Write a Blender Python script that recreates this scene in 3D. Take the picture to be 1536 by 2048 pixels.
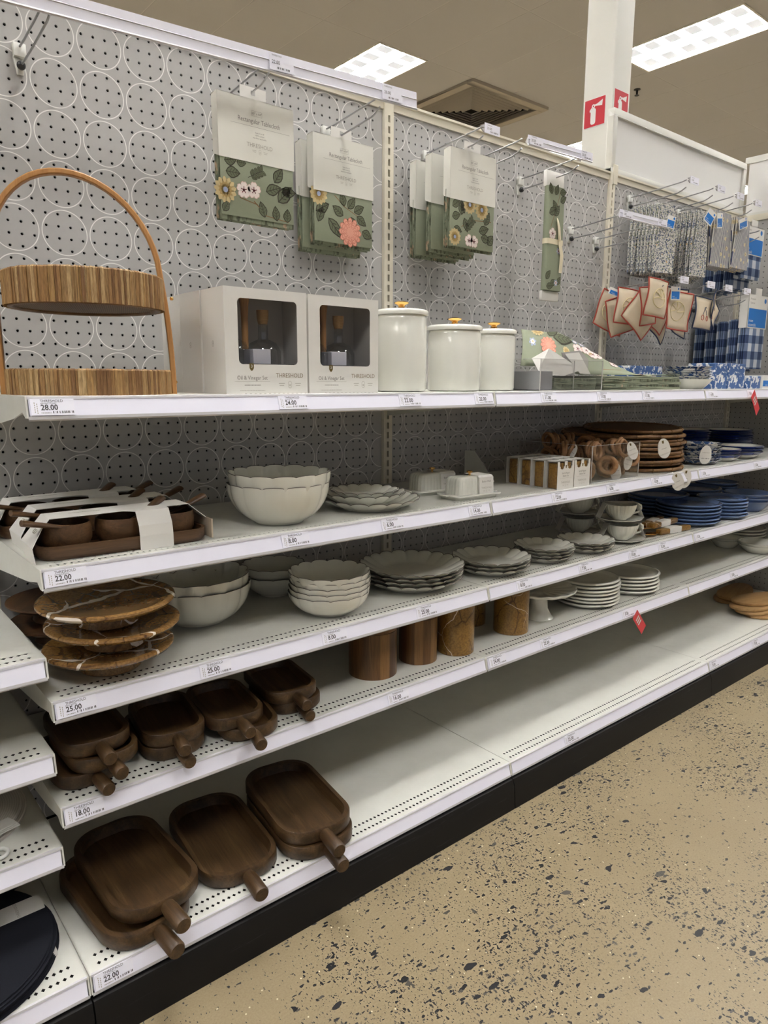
import bpy, bmesh, math, random
from math import sin, cos, pi, radians, sqrt
from mathutils import Vector, Matrix
random.seed(7)
for o in list(bpy.data.objects): bpy.data.objects.remove(o)
SC = bpy.context.scene
COL = SC.collection

# ------------------------------------------------------------ camera, world, light level
cam_d = bpy.data.cameras.new('camera'); cam = bpy.data.objects.new('camera', cam_d); COL.objects.link(cam)
SC.camera = cam
CAM = Vector((-0.3171, -1.8477, 1.258))
_yaw, _pit, _rol = radians(39.6261), radians(-10.4574), radians(0.1915)
_f = Vector((sin(_yaw)*cos(_pit), cos(_yaw)*cos(_pit), sin(_pit)))
_r = Vector((cos(_yaw), -sin(_yaw), 0)); _u = _r.cross(_f)
_r, _u = cos(_rol)*_r + sin(_rol)*_u, -sin(_rol)*_r + cos(_rol)*_u
_m = Matrix((_r, _u, -_f)).transposed().to_4x4(); _m.translation = CAM
cam.matrix_world = _m
cam_d.sensor_fit = 'VERTICAL'; cam_d.sensor_height = 36.0; cam_d.lens = 1422.3/2048*36.0
cam_d.clip_start = 0.02; cam_d.clip_end = 100
wd = bpy.data.worlds.new('ambient_fill'); SC.world = wd; wd.use_nodes = True
wd.node_tree.nodes['Background'].inputs[0].default_value = (0.97, 0.97, 1.0, 1)
wd.node_tree.nodes['Background'].inputs[1].default_value = 0.105  # uniform fill without a fixture, raised to lift the shaded lower shelves
SC.view_settings.view_transform = 'Standard'; SC.view_settings.look = 'None'
SC.view_settings.gamma = 1.0; SC.view_settings.use_curve_mapping = False
SC.view_settings.exposure = 1.4
LAMP = 26.5          # emission of the ceiling troffers

# ------------------------------------------------------------ measures of the shelving
P = 0.108                      # pitch of the printed circles
BW = 1.2193                    # bay width
Z1, Z2, Z3, Z4, ZB = 1.2286, 0.9150, 0.6558, 0.4345, 0.1389
YS, YB = -0.4736, -0.5831
ZTOP = 2.115
HC = 4.26                      # ceiling

# ------------------------------------------------------------ materials
MATS = {}
def mat(name, col, rough=0.5, metal=0.0, spec=0.5, coat=0.0, fn=None):
    if name in MATS: return MATS[name]
    m = bpy.data.materials.new(name); m.use_nodes = True
    b = m.node_tree.nodes['Principled BSDF']
    b.inputs['Base Color'].default_value = (*col, 1); b.inputs['Roughness'].default_value = rough
    b.inputs['Metallic'].default_value = metal; b.inputs['Specular IOR Level'].default_value = spec
    b.inputs['Coat Weight'].default_value = coat
    if coat: b.inputs['Coat Roughness'].default_value = 0.06
    if fn: fn(N(m), b)
    m.diffuse_color = (*col, 1)
    MATS[name] = m
    return m
class N:
    """small node-graph helper"""
    def __init__(s, m): s.t = m.node_tree; s.n = s.t.nodes; s.l = s.t.links
    def add(s, typ, ins=None, **kw):
        n = s.n.new(typ)
        for k, v in kw.items(): setattr(n, k, v)
        for k, v in (ins or {}).items():
            if hasattr(v, 'is_output') or isinstance(v, bpy.types.NodeSocket): s.l.new(v, n.inputs[k])
            else: n.inputs[k].default_value = v
        return n
    def math(s, op, a, b=0.0, c=0.0):
        return s.add('ShaderNodeMath', {0: a, 1: b, 2: c}, operation=op).outputs[0]
    def obj(s): return s.add('ShaderNodeTexCoord').outputs['Object']
    def gen(s): return s.add('ShaderNodeTexCoord').outputs['Generated']
    def map(s, v, scale=(1, 1, 1), loc=(0, 0, 0), rot=(0, 0, 0)):
        return s.add('ShaderNodeMapping', {0: v, 1: loc, 2: rot, 3: scale}).outputs[0]
    def noise(s, v, sc, det=4, rough=0.6, dist=0.0):
        return s.add('ShaderNodeTexNoise', {'Vector': v, 'Scale': sc, 'Detail': det, 'Roughness': rough, 'Distortion': dist}).outputs['Fac']
    def ramp(s, f, stops, interp='LINEAR'):
        r = s.add('ShaderNodeValToRGB', {0: f}); e = r.color_ramp; e.interpolation = interp
        while len(e.elements) < len(stops): e.elements.new(0.5)
        for q, (p, c) in zip(e.elements, stops): q.position = p; q.color = (*c, 1) if len(c) == 3 else c
        return r.outputs[0]
    def mix(s, f, a, b, typ='MIX'):
        n = s.add('ShaderNodeMix', data_type='RGBA', blend_type=typ)
        for i, v in ((0, f), (6, a), (7, b)):
            if isinstance(v, bpy.types.NodeSocket): s.l.new(v, n.inputs[i])
            else: n.inputs[i].default_value = v if i == 0 else (*v, 1)
        return n.outputs[2]
    def bump(s, h, st=0.3, dist=0.002):
        return s.add('ShaderNodeBump', {'Height': h, 'Strength': st, 'Distance': dist}).outputs[0]
    def link(s, a, b): s.l.new(a, b)

def f_wood(c0, c1, c2, sc=1.0, axis=1, blot=0.5, bumps=0.15):
    def fn(g, b):
        st = [1, 1, 1]; st = [14*sc, 14*sc, 14*sc]; st[axis] = 1.2*sc
        rnd = g.add('ShaderNodeObjectInfo').outputs['Random']
        v = g.add('ShaderNodeVectorMath', {0: g.obj(), 1: g.add('ShaderNodeCombineXYZ', {0: g.math('MULTIPLY', rnd, 7.0), 1: g.math('MULTIPLY', rnd, 3.0), 2: g.math('MULTIPLY', rnd, 5.0)}).outputs[0]}, operation='ADD').outputs[0]
        n1 = g.noise(g.map(v, st), 3.0, 6, 0.65, 0.6)
        c = g.ramp(n1, [(0.25, c0), (0.5, c1), (0.75, c2)])
        n2 = g.noise(v, 6.0*sc, 3)
        c = g.mix(g.math('MULTIPLY', n2, blot), c, c0)
        st2 = [160*sc]*3; st2[axis] = 8*sc
        n3 = g.noise(g.map(v, st2), 2.0, 3)
        c = g.mix(g.ramp(n3, [(0.38, (0.35,)*3), (0.5, (0,)*3)]), c, c0)
        g.link(c, b.inputs['Base Color'])
        g.link(g.bump(n3, bumps, 0.001), b.inputs['Normal'])
    return fn
def f_marble(base0, base1, dark, white, wamt=0.5):
    def fn(g, b):
        rnd = g.add('ShaderNodeObjectInfo').outputs['Random']
        off = g.add('ShaderNodeCombineXYZ', {0: g.math('MULTIPLY', rnd, 3.0), 1: g.math('MULTIPLY', rnd, 9.0), 2: g.math('MULTIPLY', rnd, 5.0)}).outputs[0]
        v = g.add('ShaderNodeVectorMath', {0: g.obj(), 1: off}, operation='ADD').outputs[0]
        c = g.mix(g.noise(v, 30, 6, 0.7), base0, base1)
        c = g.mix(g.ramp(g.noise(g.map(v, (60, 60, 60)), 3, 4, 0.6), [(0.35, (0.5,)*3), (0.6, (0,)*3)]), c, dark)
        wv = g.add('ShaderNodeVectorMath', {0: v, 1: g.add('ShaderNodeVectorMath', {0: g.add('ShaderNodeTexNoise', {'Vector': v, 'Scale': 9.0, 'Detail': 3.0}).outputs['Color'], 1: (0.05, 0.05, 0.05)}, operation='MULTIPLY').outputs[0]}, operation='ADD').outputs[0]
        e1 = g.add('ShaderNodeTexVoronoi', {'Vector': g.map(wv, (1, 1, 0.55), (0, 0, 0), (0.5, 0.3, 0)), 'Scale': 13.0}, feature='DISTANCE_TO_EDGE').outputs[0]
        c = g.mix(g.math('MULTIPLY', g.ramp(e1, [(0.0, (0.95,)*3), (0.03, (0,)*3)]), g.ramp(g.noise(v, 11, 2), [(0.42, (0,)*3), (0.55, (1,)*3)])), c, dark)
        e2 = g.add('ShaderNodeTexVoronoi', {'Vector': g.map(wv, (1, 1, 1), (0.37, 0.2, 0.6)), 'Scale': 6.5}, feature='DISTANCE_TO_EDGE').outputs[0]
        thr = g.math('MULTIPLY', g.ramp(g.noise(v, 7, 2), [(0.42, (0,)*3), (0.62, (1,)*3)]), wamt)
        k = g.math('LESS_THAN', e2, g.math('MULTIPLY', thr, 0.045))
        c = g.mix(k, c, white)
        g.link(c, b.inputs['Base Color'])
    return fn
def f_cloth(c0, sc=700, amt=0.25):
    def fn(g, b):
        v = g.obj()
        n = g.noise(v, 60, 4)
        w = g.math('MULTIPLY', g.math('SINE', g.math('MULTIPLY', g.add('ShaderNodeSeparateXYZ', {0: v}).outputs[2], sc*2)), 0.5)
        c = g.mix(g.math('MULTIPLY', n, amt), c0, tuple(x*0.7 for x in c0))
        g.link(c, b.inputs['Base Color'])
        g.link(g.bump(g.math('ADD', g.noise(v, 25, 3), g.math('MULTIPLY', w, 0.05)), 0.25, 0.004), b.inputs['Normal'])
    return fn

W_METAL = mat('shelf_enamel', (0.66, 0.66, 0.61), 0.38, fn=lambda g, b: (
    g.link(g.mix(g.ramp(g.noise(g.obj(), 9, 5, 0.7), [(0.35, (0.0,)*3), (0.8, (0.35,)*3)]), (0.68, 0.675, 0.62), (0.50, 0.49, 0.44)), b.inputs['Base Color']),
    g.link(g.ramp(g.noise(g.obj(), 30, 4), [(0.3, (0.3,)*3), (0.7, (0.48,)*3)]), b.inputs['Roughness'])))
CREAM = mat('upright_cream_enamel', (0.70, 0.65, 0.53), 0.45)
STRIP = mat('price_channel_insert', (0.84, 0.835, 0.95), 0.35)
STRIPG = mat('price_channel_groove', (0.30, 0.29, 0.30), 0.4)
CLEARISH = mat('price_channel_plastic', (0.55, 0.54, 0.56), 0.25)
BLACKP = mat('kick_plate_black', (0.008, 0.008, 0.009), 0.5, spec=0.25, fn=lambda g, b: (
    g.link(g.mix(g.ramp(g.noise(g.map(g.obj(), (1.5, 40, 40)), 3, 6, 0.7), [(0.60, (0,)*3), (0.74, (0.7,)*3)]), (0.0065, 0.006, 0.006), (0.05, 0.055, 0.065)), b.inputs['Base Color'])))
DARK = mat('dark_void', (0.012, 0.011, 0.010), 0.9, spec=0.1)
CARD = mat('cream_card', (0.70, 0.685, 0.62), 0.7)
CARD2 = mat('white_card', (0.72, 0.70, 0.66), 0.65)
PAPER = mat('label_paper', (0.86, 0.855, 0.95), 0.6)
INK = mat('ink_grey', (0.07, 0.065, 0.07), 0.8)
INKL = mat('ink_soft', (0.22, 0.20, 0.18), 0.8)
INKT = mat('ink_taupe', (0.38, 0.35, 0.30), 0.8)
WIRE = mat('zinc_wire', (0.42, 0.42, 0.42), 0.35, 0.9)
WPLAST = mat('white_plastic', (0.74, 0.74, 0.70), 0.4)
BPLAST = mat('black_plastic', (0.015, 0.015, 0.017), 0.3)
GOLD = mat('brass_gold', (0.83, 0.50, 0.16), 0.18, 1.0)
CERAM = mat('cream_glaze', (0.74, 0.735, 0.66), 0.18, coat=0.6)
CERW = mat('white_glaze', (0.76, 0.755, 0.69), 0.12, coat=0.7)
RIMD = mat('dark_rim_line', (0.075, 0.055, 0.045), 0.4)
BLUEC = mat('denim_blue_glaze', (0.105, 0.165, 0.33), 0.14, coat=0.6)
NAVY = mat('cobalt_enamel', (0.010, 0.028, 0.16), 0.15, coat=0.6)
WALNUT = mat('walnut_stain', (0.07, 0.03, 0.013), 0.42, fn=f_wood((0.018, 0.009, 0.0038), (0.076, 0.040, 0.015), (0.165, 0.095, 0.038), 0.8, blot=0.5, bumps=0.3))
WALNUTX = mat('walnut_stain_across', (0.07, 0.03, 0.013), 0.42, fn=f_wood((0.034, 0.016, 0.007), (0.110, 0.055, 0.023), (0.20, 0.105, 0.045), 0.8, axis=0))
ACACIA = [mat('acacia_stave_%d' % i, c[1], 0.4, fn=f_wood(*c, 0.9, axis=2, blot=0.3)) for i, c in enumerate((
    ((0.060, 0.026, 0.009), (0.16, 0.075, 0.025), (0.24, 0.12, 0.042)),
    ((0.12, 0.055, 0.018), (0.25, 0.125, 0.04), (0.34, 0.18, 0.06)),
    ((0.035, 0.014, 0.006), (0.09, 0.036, 0.012), (0.14, 0.06, 0.02))))]
OAK = mat('natural_wood', (0.42, 0.25, 0.10), 0.5, fn=f_wood((0.30, 0.16, 0.06), (0.42, 0.25, 0.10), (0.55, 0.36, 0.17), 0.7, axis=0, blot=0.3))
HONEY = mat('honey_wood', (0.36, 0.18, 0.06), 0.5, fn=f_wood((0.24, 0.11, 0.035), (0.36, 0.18, 0.06), (0.45, 0.25, 0.09), 1.0, axis=2, blot=0.3))
BENT = mat('bent_cane_band', (0.48, 0.24, 0.08), 0.45, fn=f_wood((0.36, 0.16, 0.045), (0.47, 0.23, 0.075), (0.55, 0.30, 0.11), 1.5, axis=2, blot=0.3))
MARB = mat('brown_marble', (0.2, 0.1, 0.03), 0.25, coat=0.3, fn=f_marble((0.17, 0.085, 0.024), (0.36, 0.205, 0.07), (0.06, 0.024, 0.010), (0.75, 0.68, 0.60), 0.75))
MARB2 = mat('ochre_marble', (0.24, 0.13, 0.03), 0.3, coat=0.2, fn=f_marble((0.19, 0.095, 0.020), (0.38, 0.215, 0.05), (0.06, 0.022, 0.008), (0.72, 0.62, 0.52), 0.12))
def f_attr(g, b):
    a = g.add('ShaderNodeAttribute', attribute_name='Col').outputs['Color']
    v = g.obj()
    c = g.mix(g.ramp(g.noise(g.map(v, (220, 220, 25)), 2, 4), [(0.35, (0.55,)*3), (0.6, (0,)*3)]), a, (0.10, 0.045, 0.014))
    g.link(c, b.inputs['Base Color'])
CANE = mat('split_cane', (0.35, 0.2, 0.08), 0.6, fn=f_attr)
RATTAN = mat('rattan_pole', (0.16, 0.07, 0.025), 0.45, fn=f_wood((0.10, 0.045, 0.014), (0.21, 0.105, 0.034), (0.33, 0.18, 0.065), 1.2, axis=0, blot=0.4))
def f_weave(g, b):
    v = g.obj()
    w1 = g.add('ShaderNodeTexWave', {'Vector': g.map(v, (1, 1, 1), (0, 0, 0), (0, 0, 0.8)), 'Scale': 55.0, 'Distortion': 1.0}).outputs['Fac']
    w2 = g.add('ShaderNodeTexWave', {'Vector': g.map(v, (1, 1, 1), (0, 0, 0), (0, 0, -0.8)), 'Scale': 55.0, 'Distortion': 1.0}).outputs['Fac']
    h = g.math('MULTIPLY', w1, w2)
    g.link(g.ramp(h, [(0.05, (0.05, 0.022, 0.008)), (0.4, (0.25, 0.13, 0.042)), (0.8, (0.42, 0.25, 0.095))]), b.inputs['Base Color'])
    g.link(g.bump(h, 0.8, 0.004), b.inputs['Normal'])
WEAVE = mat('rattan_weave', (0.17, 0.08, 0.025), 0.55, fn=f_weave)
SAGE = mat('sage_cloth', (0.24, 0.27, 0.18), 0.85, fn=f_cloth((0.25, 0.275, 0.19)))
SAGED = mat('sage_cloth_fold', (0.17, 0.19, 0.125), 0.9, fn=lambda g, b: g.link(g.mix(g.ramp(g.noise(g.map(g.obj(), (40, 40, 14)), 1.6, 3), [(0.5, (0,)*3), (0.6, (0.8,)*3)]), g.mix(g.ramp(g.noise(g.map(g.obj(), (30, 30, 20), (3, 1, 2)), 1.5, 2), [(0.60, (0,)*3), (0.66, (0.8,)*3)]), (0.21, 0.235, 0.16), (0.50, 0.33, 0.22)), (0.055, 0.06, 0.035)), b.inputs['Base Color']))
PR = {k: mat('print_' + k, c, 0.85) for k, c in dict(leaf=(0.115, 0.13, 0.075), leafline=(0.045, 0.04, 0.024), stem=(0.22, 0.12, 0.05), pink=(0.70, 0.50, 0.45), pinkl=(0.78, 0.68, 0.64), maroon=(0.16, 0.02, 0.03), yellow=(0.55, 0.43, 0.22), yellowd=(0.42, 0.29, 0.11), blue=(0.32, 0.36, 0.48), coral=(0.72, 0.33, 0.24), corald=(0.50, 0.16, 0.11)).items()}
def f_spl(c0, c1, sc, th):
    def fn(g, b):
        v = g.obj()
        n = g.math('ADD', g.noise(v, sc, 3, 0.55, 0.6), g.math('MULTIPLY', g.noise(g.map(v, (1, 1, 1), (3, 1, 2)), sc*2.6, 2), 0.35))
        g.link(g.ramp(n, [(th, c0), (th+0.03, c1)]), b.inputs['Base Color'])
    return fn
SPLAT = mat('blue_splatter_glaze', (0.6, 0.6, 0.65), 0.15, coat=0.6, fn=f_spl((0.76, 0.76, 0.74), (0.035, 0.085, 0.24), 42, 0.70))
SPLATP = mat('blue_floral_paper', (0.5, 0.55, 0.65), 0.5, fn=f_spl((0.72, 0.72, 0.72), (0.045, 0.11, 0.29), 34, 0.62))
def f_floral(g, b):
    v = g.obj()
    n1 = g.noise(v, 150, 2, 0.5, 0.8); n2 = g.noise(g.map(v, (1, 1, 1), (4, 2, 1)), 170, 2, 0.5, 0.5); n3 = g.noise(g.map(v, (1, 1, 1), (1, 5, 3)), 55, 2)
    c = g.ramp(n1, [(0.51, (0.60, 0.58, 0.53)), (0.56, (0.08, 0.10, 0.16))])
    c = g.mix(g.ramp(n2, [(0.60, (0,)*3), (0.64, (1,)*3)]), c, (0.20, 0.22, 0.10))
    c = g.mix(g.ramp(n3, [(0.68, (0,)*3), (0.72, (1,)*3)]), c, (0.55, 0.33, 0.12))
    g.link(c, b.inputs['Base Color'])
FLORAL = mat('ditsy_floral_cloth', (0.4, 0.4, 0.4), 0.85, fn=f_floral)
def f_stripe(g, b):
    v = g.obj(); x = g.add('ShaderNodeSeparateXYZ', {0: v})
    s = g.math('SINE', g.math('MULTIPLY', x.outputs[0], 2*pi/0.0085))
    c = g.mix(g.math('GREATER_THAN', s, 0.1), (0.60, 0.58, 0.53), (0.035, 0.045, 0.11))
    vo = g.add('ShaderNodeTexVoronoi', {'Vector': g.map(v, (1, 0.0, 1)), 'Scale': 26.0, 'Randomness': 0.45})
    c = g.mix(g.ramp(vo.outputs['Distance'], [(0.23, (1,)*3), (0.27, (0,)*3)]), c, (0.58, 0.49, 0.32))
    c = g.mix(g.ramp(vo.outputs['Distance'], [(0.08, (1,)*3), (0.11, (0,)*3)]), c, (0.34, 0.27, 0.16))
    g.link(c, b.inputs['Base Color'])
STRIPE = mat('navy_stripe_cloth', (0.3, 0.3, 0.35), 0.85, fn=f_stripe)
def f_ging(g, b):
    x = g.add('ShaderNodeSeparateXYZ', {0: g.obj()})
    a = g.math('GREATER_THAN', g.math('SINE', g.math('MULTIPLY', g.math('ADD', x.outputs[0], x.outputs[1]), 2*pi/0.075)), 0)
    c = g.math('GREATER_THAN', g.math('SINE', g.math('MULTIPLY', x.outputs[2], 2*pi/0.075)), 0)
    s = g.math('ADD', a, c)
    g.link(g.ramp(g.math('MULTIPLY', s, 0.5), [(0.2, (0.52, 0.55, 0.60)), (0.5, (0.14, 0.19, 0.30)), (0.9, (0.022, 0.045, 0.12))], 'CONSTANT'), b.inputs['Base Color'])
GING = mat('blue_gingham_cloth', (0.15, 0.2, 0.3), 0.85, fn=f_ging)
CREAMC = mat('cream_linen', (0.62, 0.52, 0.38), 0.85, fn=f_cloth((0.64, 0.54, 0.40), 900, 0.15))
REDT = mat('red_trim', (0.36, 0.05, 0.03), 0.8)
NAVYT = mat('navy_trim', (0.02, 0.03, 0.07), 0.8)
EMBR = mat('yellow_embroidery', (0.66, 0.56, 0.33), 0.8)
BRBLUE = mat('tag_blue', (0.01, 0.16, 0.52), 0.55)
REDSIGN = mat('sign_red', (0.50, 0.01, 0.025), 0.4)
REDTAG = mat('tag_red', (0.72, 0.045, 0.06), 0.5)
WHITEP = mat('sign_white', (0.75, 0.74, 0.72), 0.5)
OFFW = mat('column_paint', (0.68, 0.67, 0.62), 0.55, fn=lambda g, b: g.link(g.bump(g.noise(g.obj(), 90, 3), 0.15, 0.002), b.inputs['Normal']))
def f_clear(tint, gl=0.06, rough=0.03):
    def fn(g, b):
        t = g.add('ShaderNodeBsdfTransparent', {0: (*tint, 1)}); s = g.add('ShaderNodeBsdfGlossy', {0: (1, 1, 1, 1), 1: rough})
        fr = g.add('ShaderNodeFresnel', {0: 1.45})
        k = g.math('ADD', g.math('MULTIPLY', fr.outputs[0], 0.22), gl)
        m = g.add('ShaderNodeMixShader', {0: k}); g.link(t.outputs[0], m.inputs[1]); g.link(s.outputs[0], m.inputs[2])
        g.link(m.outputs[0], [n for n in g.n if n.type == 'OUTPUT_MATERIAL'][0].inputs[0])
    return fn
ACRYL = mat('clear_acrylic', (0.9, 0.9, 0.9), 0.05, fn=f_clear((0.97, 0.97, 0.97), 0.008))
FILM = mat('window_film', (0.9, 0.9, 0.9), 0.05, fn=f_clear((0.95, 0.95, 0.95), 0.008, 0.08))
GLASS = mat('bottle_glass', (0.9, 0.9, 0.9), 0.05, fn=f_clear((0.80, 0.80, 0.80), 0.08))
ACEDGE = mat('acrylic_edge', (0.52, 0.50, 0.48), 0.2)
LINER = mat('carton_inside', (0.48, 0.46, 0.44), 0.8)
INSERT = mat('carton_insert', (0.55, 0.55, 0.62), 0.7)
BLKFELT = mat('black_felt', (0.010, 0.011, 0.016), 0.95, spec=0.2, fn=lambda g, b: g.link(g.bump(g.noise(g.obj(), 400, 2), 0.3, 0.001), b.inputs['Normal']))
def f_coil(g, b):
    v = g.obj(); r = g.add('ShaderNodeVectorMath', {0: g.map(v, (1, 1, 0))}, operation='LENGTH').outputs['Value']
    s = g.math('SINE', g.math('MULTIPLY', r, 2*pi/0.0045))
    g.link(g.ramp(g.math('MULTIPLY_ADD', s, 0.5, 0.5), [(0.0, (0.50, 0.46, 0.42)), (0.6, (0.62, 0.58, 0.53))]), b.inputs['Base Color'])
    g.link(g.bump(s, 0.08, 0.0006), b.inputs['Normal'])
COIL = mat('woven_coil', (0.6, 0.56, 0.52), 0.9, fn=f_coil)
TISSUE = mat('grey_tissue', (0.42, 0.40, 0.38), 0.7)
GREYCARD = mat('grey_card', (0.30, 0.30, 0.31), 0.7)
OAKRING = mat('ring_wood', (0.34, 0.17, 0.07), 0.55, fn=f_wood((0.22, 0.10, 0.04), (0.35, 0.18, 0.075), (0.45, 0.26, 0.12), 2.0, axis=0, blot=0.3))

# ------------------------------------------------------------ mesh builder
class MB:
    def __init__(s): s.v = []; s.f = []; s.c = None
    def add(s, vs, fs):
        o = len(s.v); s.v += [tuple(v) for v in vs]; s.f += [tuple(i+o for i in f) for f in fs]; return s
    def box(s, x0, x1, y0, y1, z0, z1):
        return s.add([(x0,y0,z0),(x1,y0,z0),(x1,y1,z0),(x0,y1,z0),(x0,y0,z1),(x1,y0,z1),(x1,y1,z1),(x0,y1,z1)],
                     [(3,2,1,0),(4,5,6,7),(0,1,5,4),(1,2,6,5),(2,3,7,6),(3,0,4,7)])
    def prism(s, poly, a0, a1, axis='z'):
        n = len(poly)
        def p(u, w, a): return {'z': (u, w, a), 'y': (u, a, w), 'x': (a, u, w)}[axis]
        vs = [p(u, w, a0) for u, w in poly] + [p(u, w, a1) for u, w in poly]
        return s.add(vs, [tuple(range(n))[::-1], tuple(range(n, 2*n))] + [(i, (i+1) % n, n+(i+1) % n, n+i) for i in range(n)])
    def lathe(s, prof, n=48, lob=None, cap=True, sx=1.0):
        """prof: [(r, z)] ; lob(theta, i) -> (radius factor, dz)"""
        o = len(s.v); m = len(prof)
        for i, (r, z) in enumerate(prof):
            for k in range(n):
                t = 2*pi*k/n; kr, dz = lob(t, i) if lob else (1, 0)
                s.v.append((r*kr*cos(t)*sx, r*kr*sin(t), z+dz))
        for i in range(m-1):
            for k in range(n):
                a, b = o+i*n+k, o+i*n+(k+1) % n
                s.f.append((a, b, b+n, a+n))
        if cap:
            s.f.append(tuple(o+k for k in range(n))[::-1]); s.f.append(tuple(o+(m-1)*n+k for k in range(n)))
        return s
    def tube(s, path, r, n=8, closed=False, flat=None):
        path = [Vector(p) for p in path]; m = len(path); o = len(s.v)
        rr = r if isinstance(r, (list, tuple)) else [r]*m
        up = None
        for i, p in enumerate(path):
            a = path[(i-1) % m] if (closed or i) else p; b = path[(i+1) % m] if (closed or i < m-1) else p
            t = (b-a).normalized()
            if up is None: up = Vector((0, 0, 1)) if abs(t.z) < 0.9 else Vector((0, 1, 0))
            x = t.cross(up).normalized(); up = x.cross(t).normalized()
            for k in range(n):
                q = 2*pi*(k+0.5)/n
                u, w = cos(q), sin(q)
                if flat: u, w = u*flat[0], w*flat[1]
                s.v.append(tuple(p + (x*u + up*w)*rr[i]))
        for i in range(m if closed else m-1):
            for k in range(n):
                a, b = o+i*n+k, o+i*n+(k+1) % n; j = ((i+1) % m - i)*n
                s.f.append((a, b, b+j, a+j))
        if not closed:
            s.f.append(tuple(o+k for k in range(n))[::-1]); s.f.append(tuple(o+(m-1)*n+k for k in range(n)))
        return s
    def torus(s, R, r, n=24, k=8, c=(0,0,0), M=None, sq=1.0):
        o = len(s.v); M = M or Matrix()
        for i in range(n):
            a = 2*pi*i/n
            for j in range(k):
                b = 2*pi*j/k
                s.v.append(tuple(M @ Vector((c[0]+(R+r*cos(b))*cos(a), c[1]+(R+r*cos(b))*sin(a), c[2]+r*sin(b)*sq))))
        for i in range(n):
            for j in range(k):
                s.f.append((o+i*k+j, o+((i+1) % n)*k+j, o+((i+1) % n)*k+(j+1) % k, o+i*k+(j+1) % k))
        return s
    def ball(s, c, r, n=12, m=8, sc=(1,1,1)):
        prof = [(r*sin(pi*i/m), -r*cos(pi*i/m)) for i in range(1, m)]
        o = len(s.v); s.lathe(prof, n)
        for i in range(o, len(s.v)):
            v = s.v[i]; s.v[i] = (c[0]+v[0]*sc[0], c[1]+v[1]*sc[1], c[2]+v[2]*sc[2])
        return s
    def quad(s, *pts): return s.add(pts, [tuple(range(len(pts)))])
    def xf(s, M, start=0):
        for i in range(start, len(s.v)): s.v[i] = tuple(M @ Vector(s.v[i]))
        return s
    def mesh(s, name, m, smooth=None, bevel=0.0, bseg=2):
        me = bpy.data.meshes.new(name); me.from_pydata(s.v, [], s.f)
        if bevel:
            bm = bmesh.new(); bm.from_mesh(me); bmesh.ops.remove_doubles(bm, verts=bm.verts, dist=1e-6)
            es = [e for e in bm.edges if len(e.link_faces) == 2 and e.calc_face_angle(0) > 0.6]
            bmesh.ops.bevel(bm, geom=es, offset=bevel, segments=bseg, affect='EDGES', profile=0.5)
            bm.to_mesh(me); bm.free(); smooth = smooth or 0.7
        if s.c:
            a = me.attributes.new('Col', 'FLOAT_COLOR', 'FACE')
            for i, c in enumerate(s.c): a.data[i].color = (*c, 1)
        me.update()
        if smooth:
            me.polygons.foreach_set('use_smooth', [True]*len(me.polygons))
            try: me.set_sharp_from_angle(angle=smooth)
            except Exception: pass
        me.materials.append(m)
        return me
    def build(s, name, m, parent=None, loc=(0,0,0), rot=(0,0,0), smooth=None, bevel=0.0, bseg=2):
        return put(name, s.mesh(name, m, smooth, bevel, bseg), parent, loc, rot)
def put(name, me, parent=None, loc=(0,0,0), rot=(0,0,0), scale=None):
    o = bpy.data.objects.new(name, me); COL.objects.link(o)
    o.location = loc; o.rotation_euler = rot
    if scale: o.scale = scale
    if parent: o.parent = parent
    return o
def tag(o, label=None, cat=None, group=None, kind=None):
    if label: o['label'] = label
    if cat: o['category'] = cat
    if group: o['group'] = group
    if kind: o['kind'] = kind
    return o
def thing(name, label, cat, loc=(0,0,0), rz=0.0, group=None, rot=None):
    o = bpy.data.objects.new(name, None); COL.objects.link(o); o.empty_display_size = 0.02
    o.location = loc; o.rotation_euler = rot or (0, 0, rz)
    return tag(o, label, cat, group)
def dup(root, label, loc, rz=0.0, rot=None, scale=None):
    def cp(o, par):
        c = o.copy(); COL.objects.link(c); c.parent = par
        for ch in o.children: cp(ch, c)
        return c
    r = cp(root, None); r.location = loc; r.rotation_euler = rot or (0, 0, rz); r['label'] = label
    if scale: r.scale = scale
    return r
_T = {}
def text(s, size, m, parent, loc, rot=(pi/2, 0, 0), align='CENTER', name='lettering', sx=1.0, bold=0.0):
    k = (s, round(size, 5), align, m.name, sx, bold)
    if k not in _T:
        cu = bpy.data.curves.new('t', 'FONT'); cu.body = s; cu.size = size; cu.align_x = align; cu.align_y = 'CENTER'; cu.resolution_u = 2
        cu.offset = bold
        ob = bpy.data.objects.new('t', cu); COL.objects.link(ob)
        me = bpy.data.meshes.new_from_object(ob.evaluated_get(bpy.context.evaluated_depsgraph_get()))
        bpy.data.objects.remove(ob); bpy.data.curves.remove(cu)
        if sx != 1.0:
            for v in me.vertices: v.co.x *= sx
        me.materials.clear(); me.materials.append(m); me.name = name
        _T[k] = me
    return put(name, _T[k], parent, loc, rot)
def rrect(x0, x1, y0, y1, r, n=6):
    pts = []
    for cx, cy, a in ((x1-r, y1-r, 0), (x0+r, y1-r, 90), (x0+r, y0+r, 180), (x1-r, y0+r, 270)):
        for i in range(n+1):
            t = radians(a+90*i/n); pts.append((cx+r*cos(t), cy+r*sin(t)))
    return pts

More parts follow.
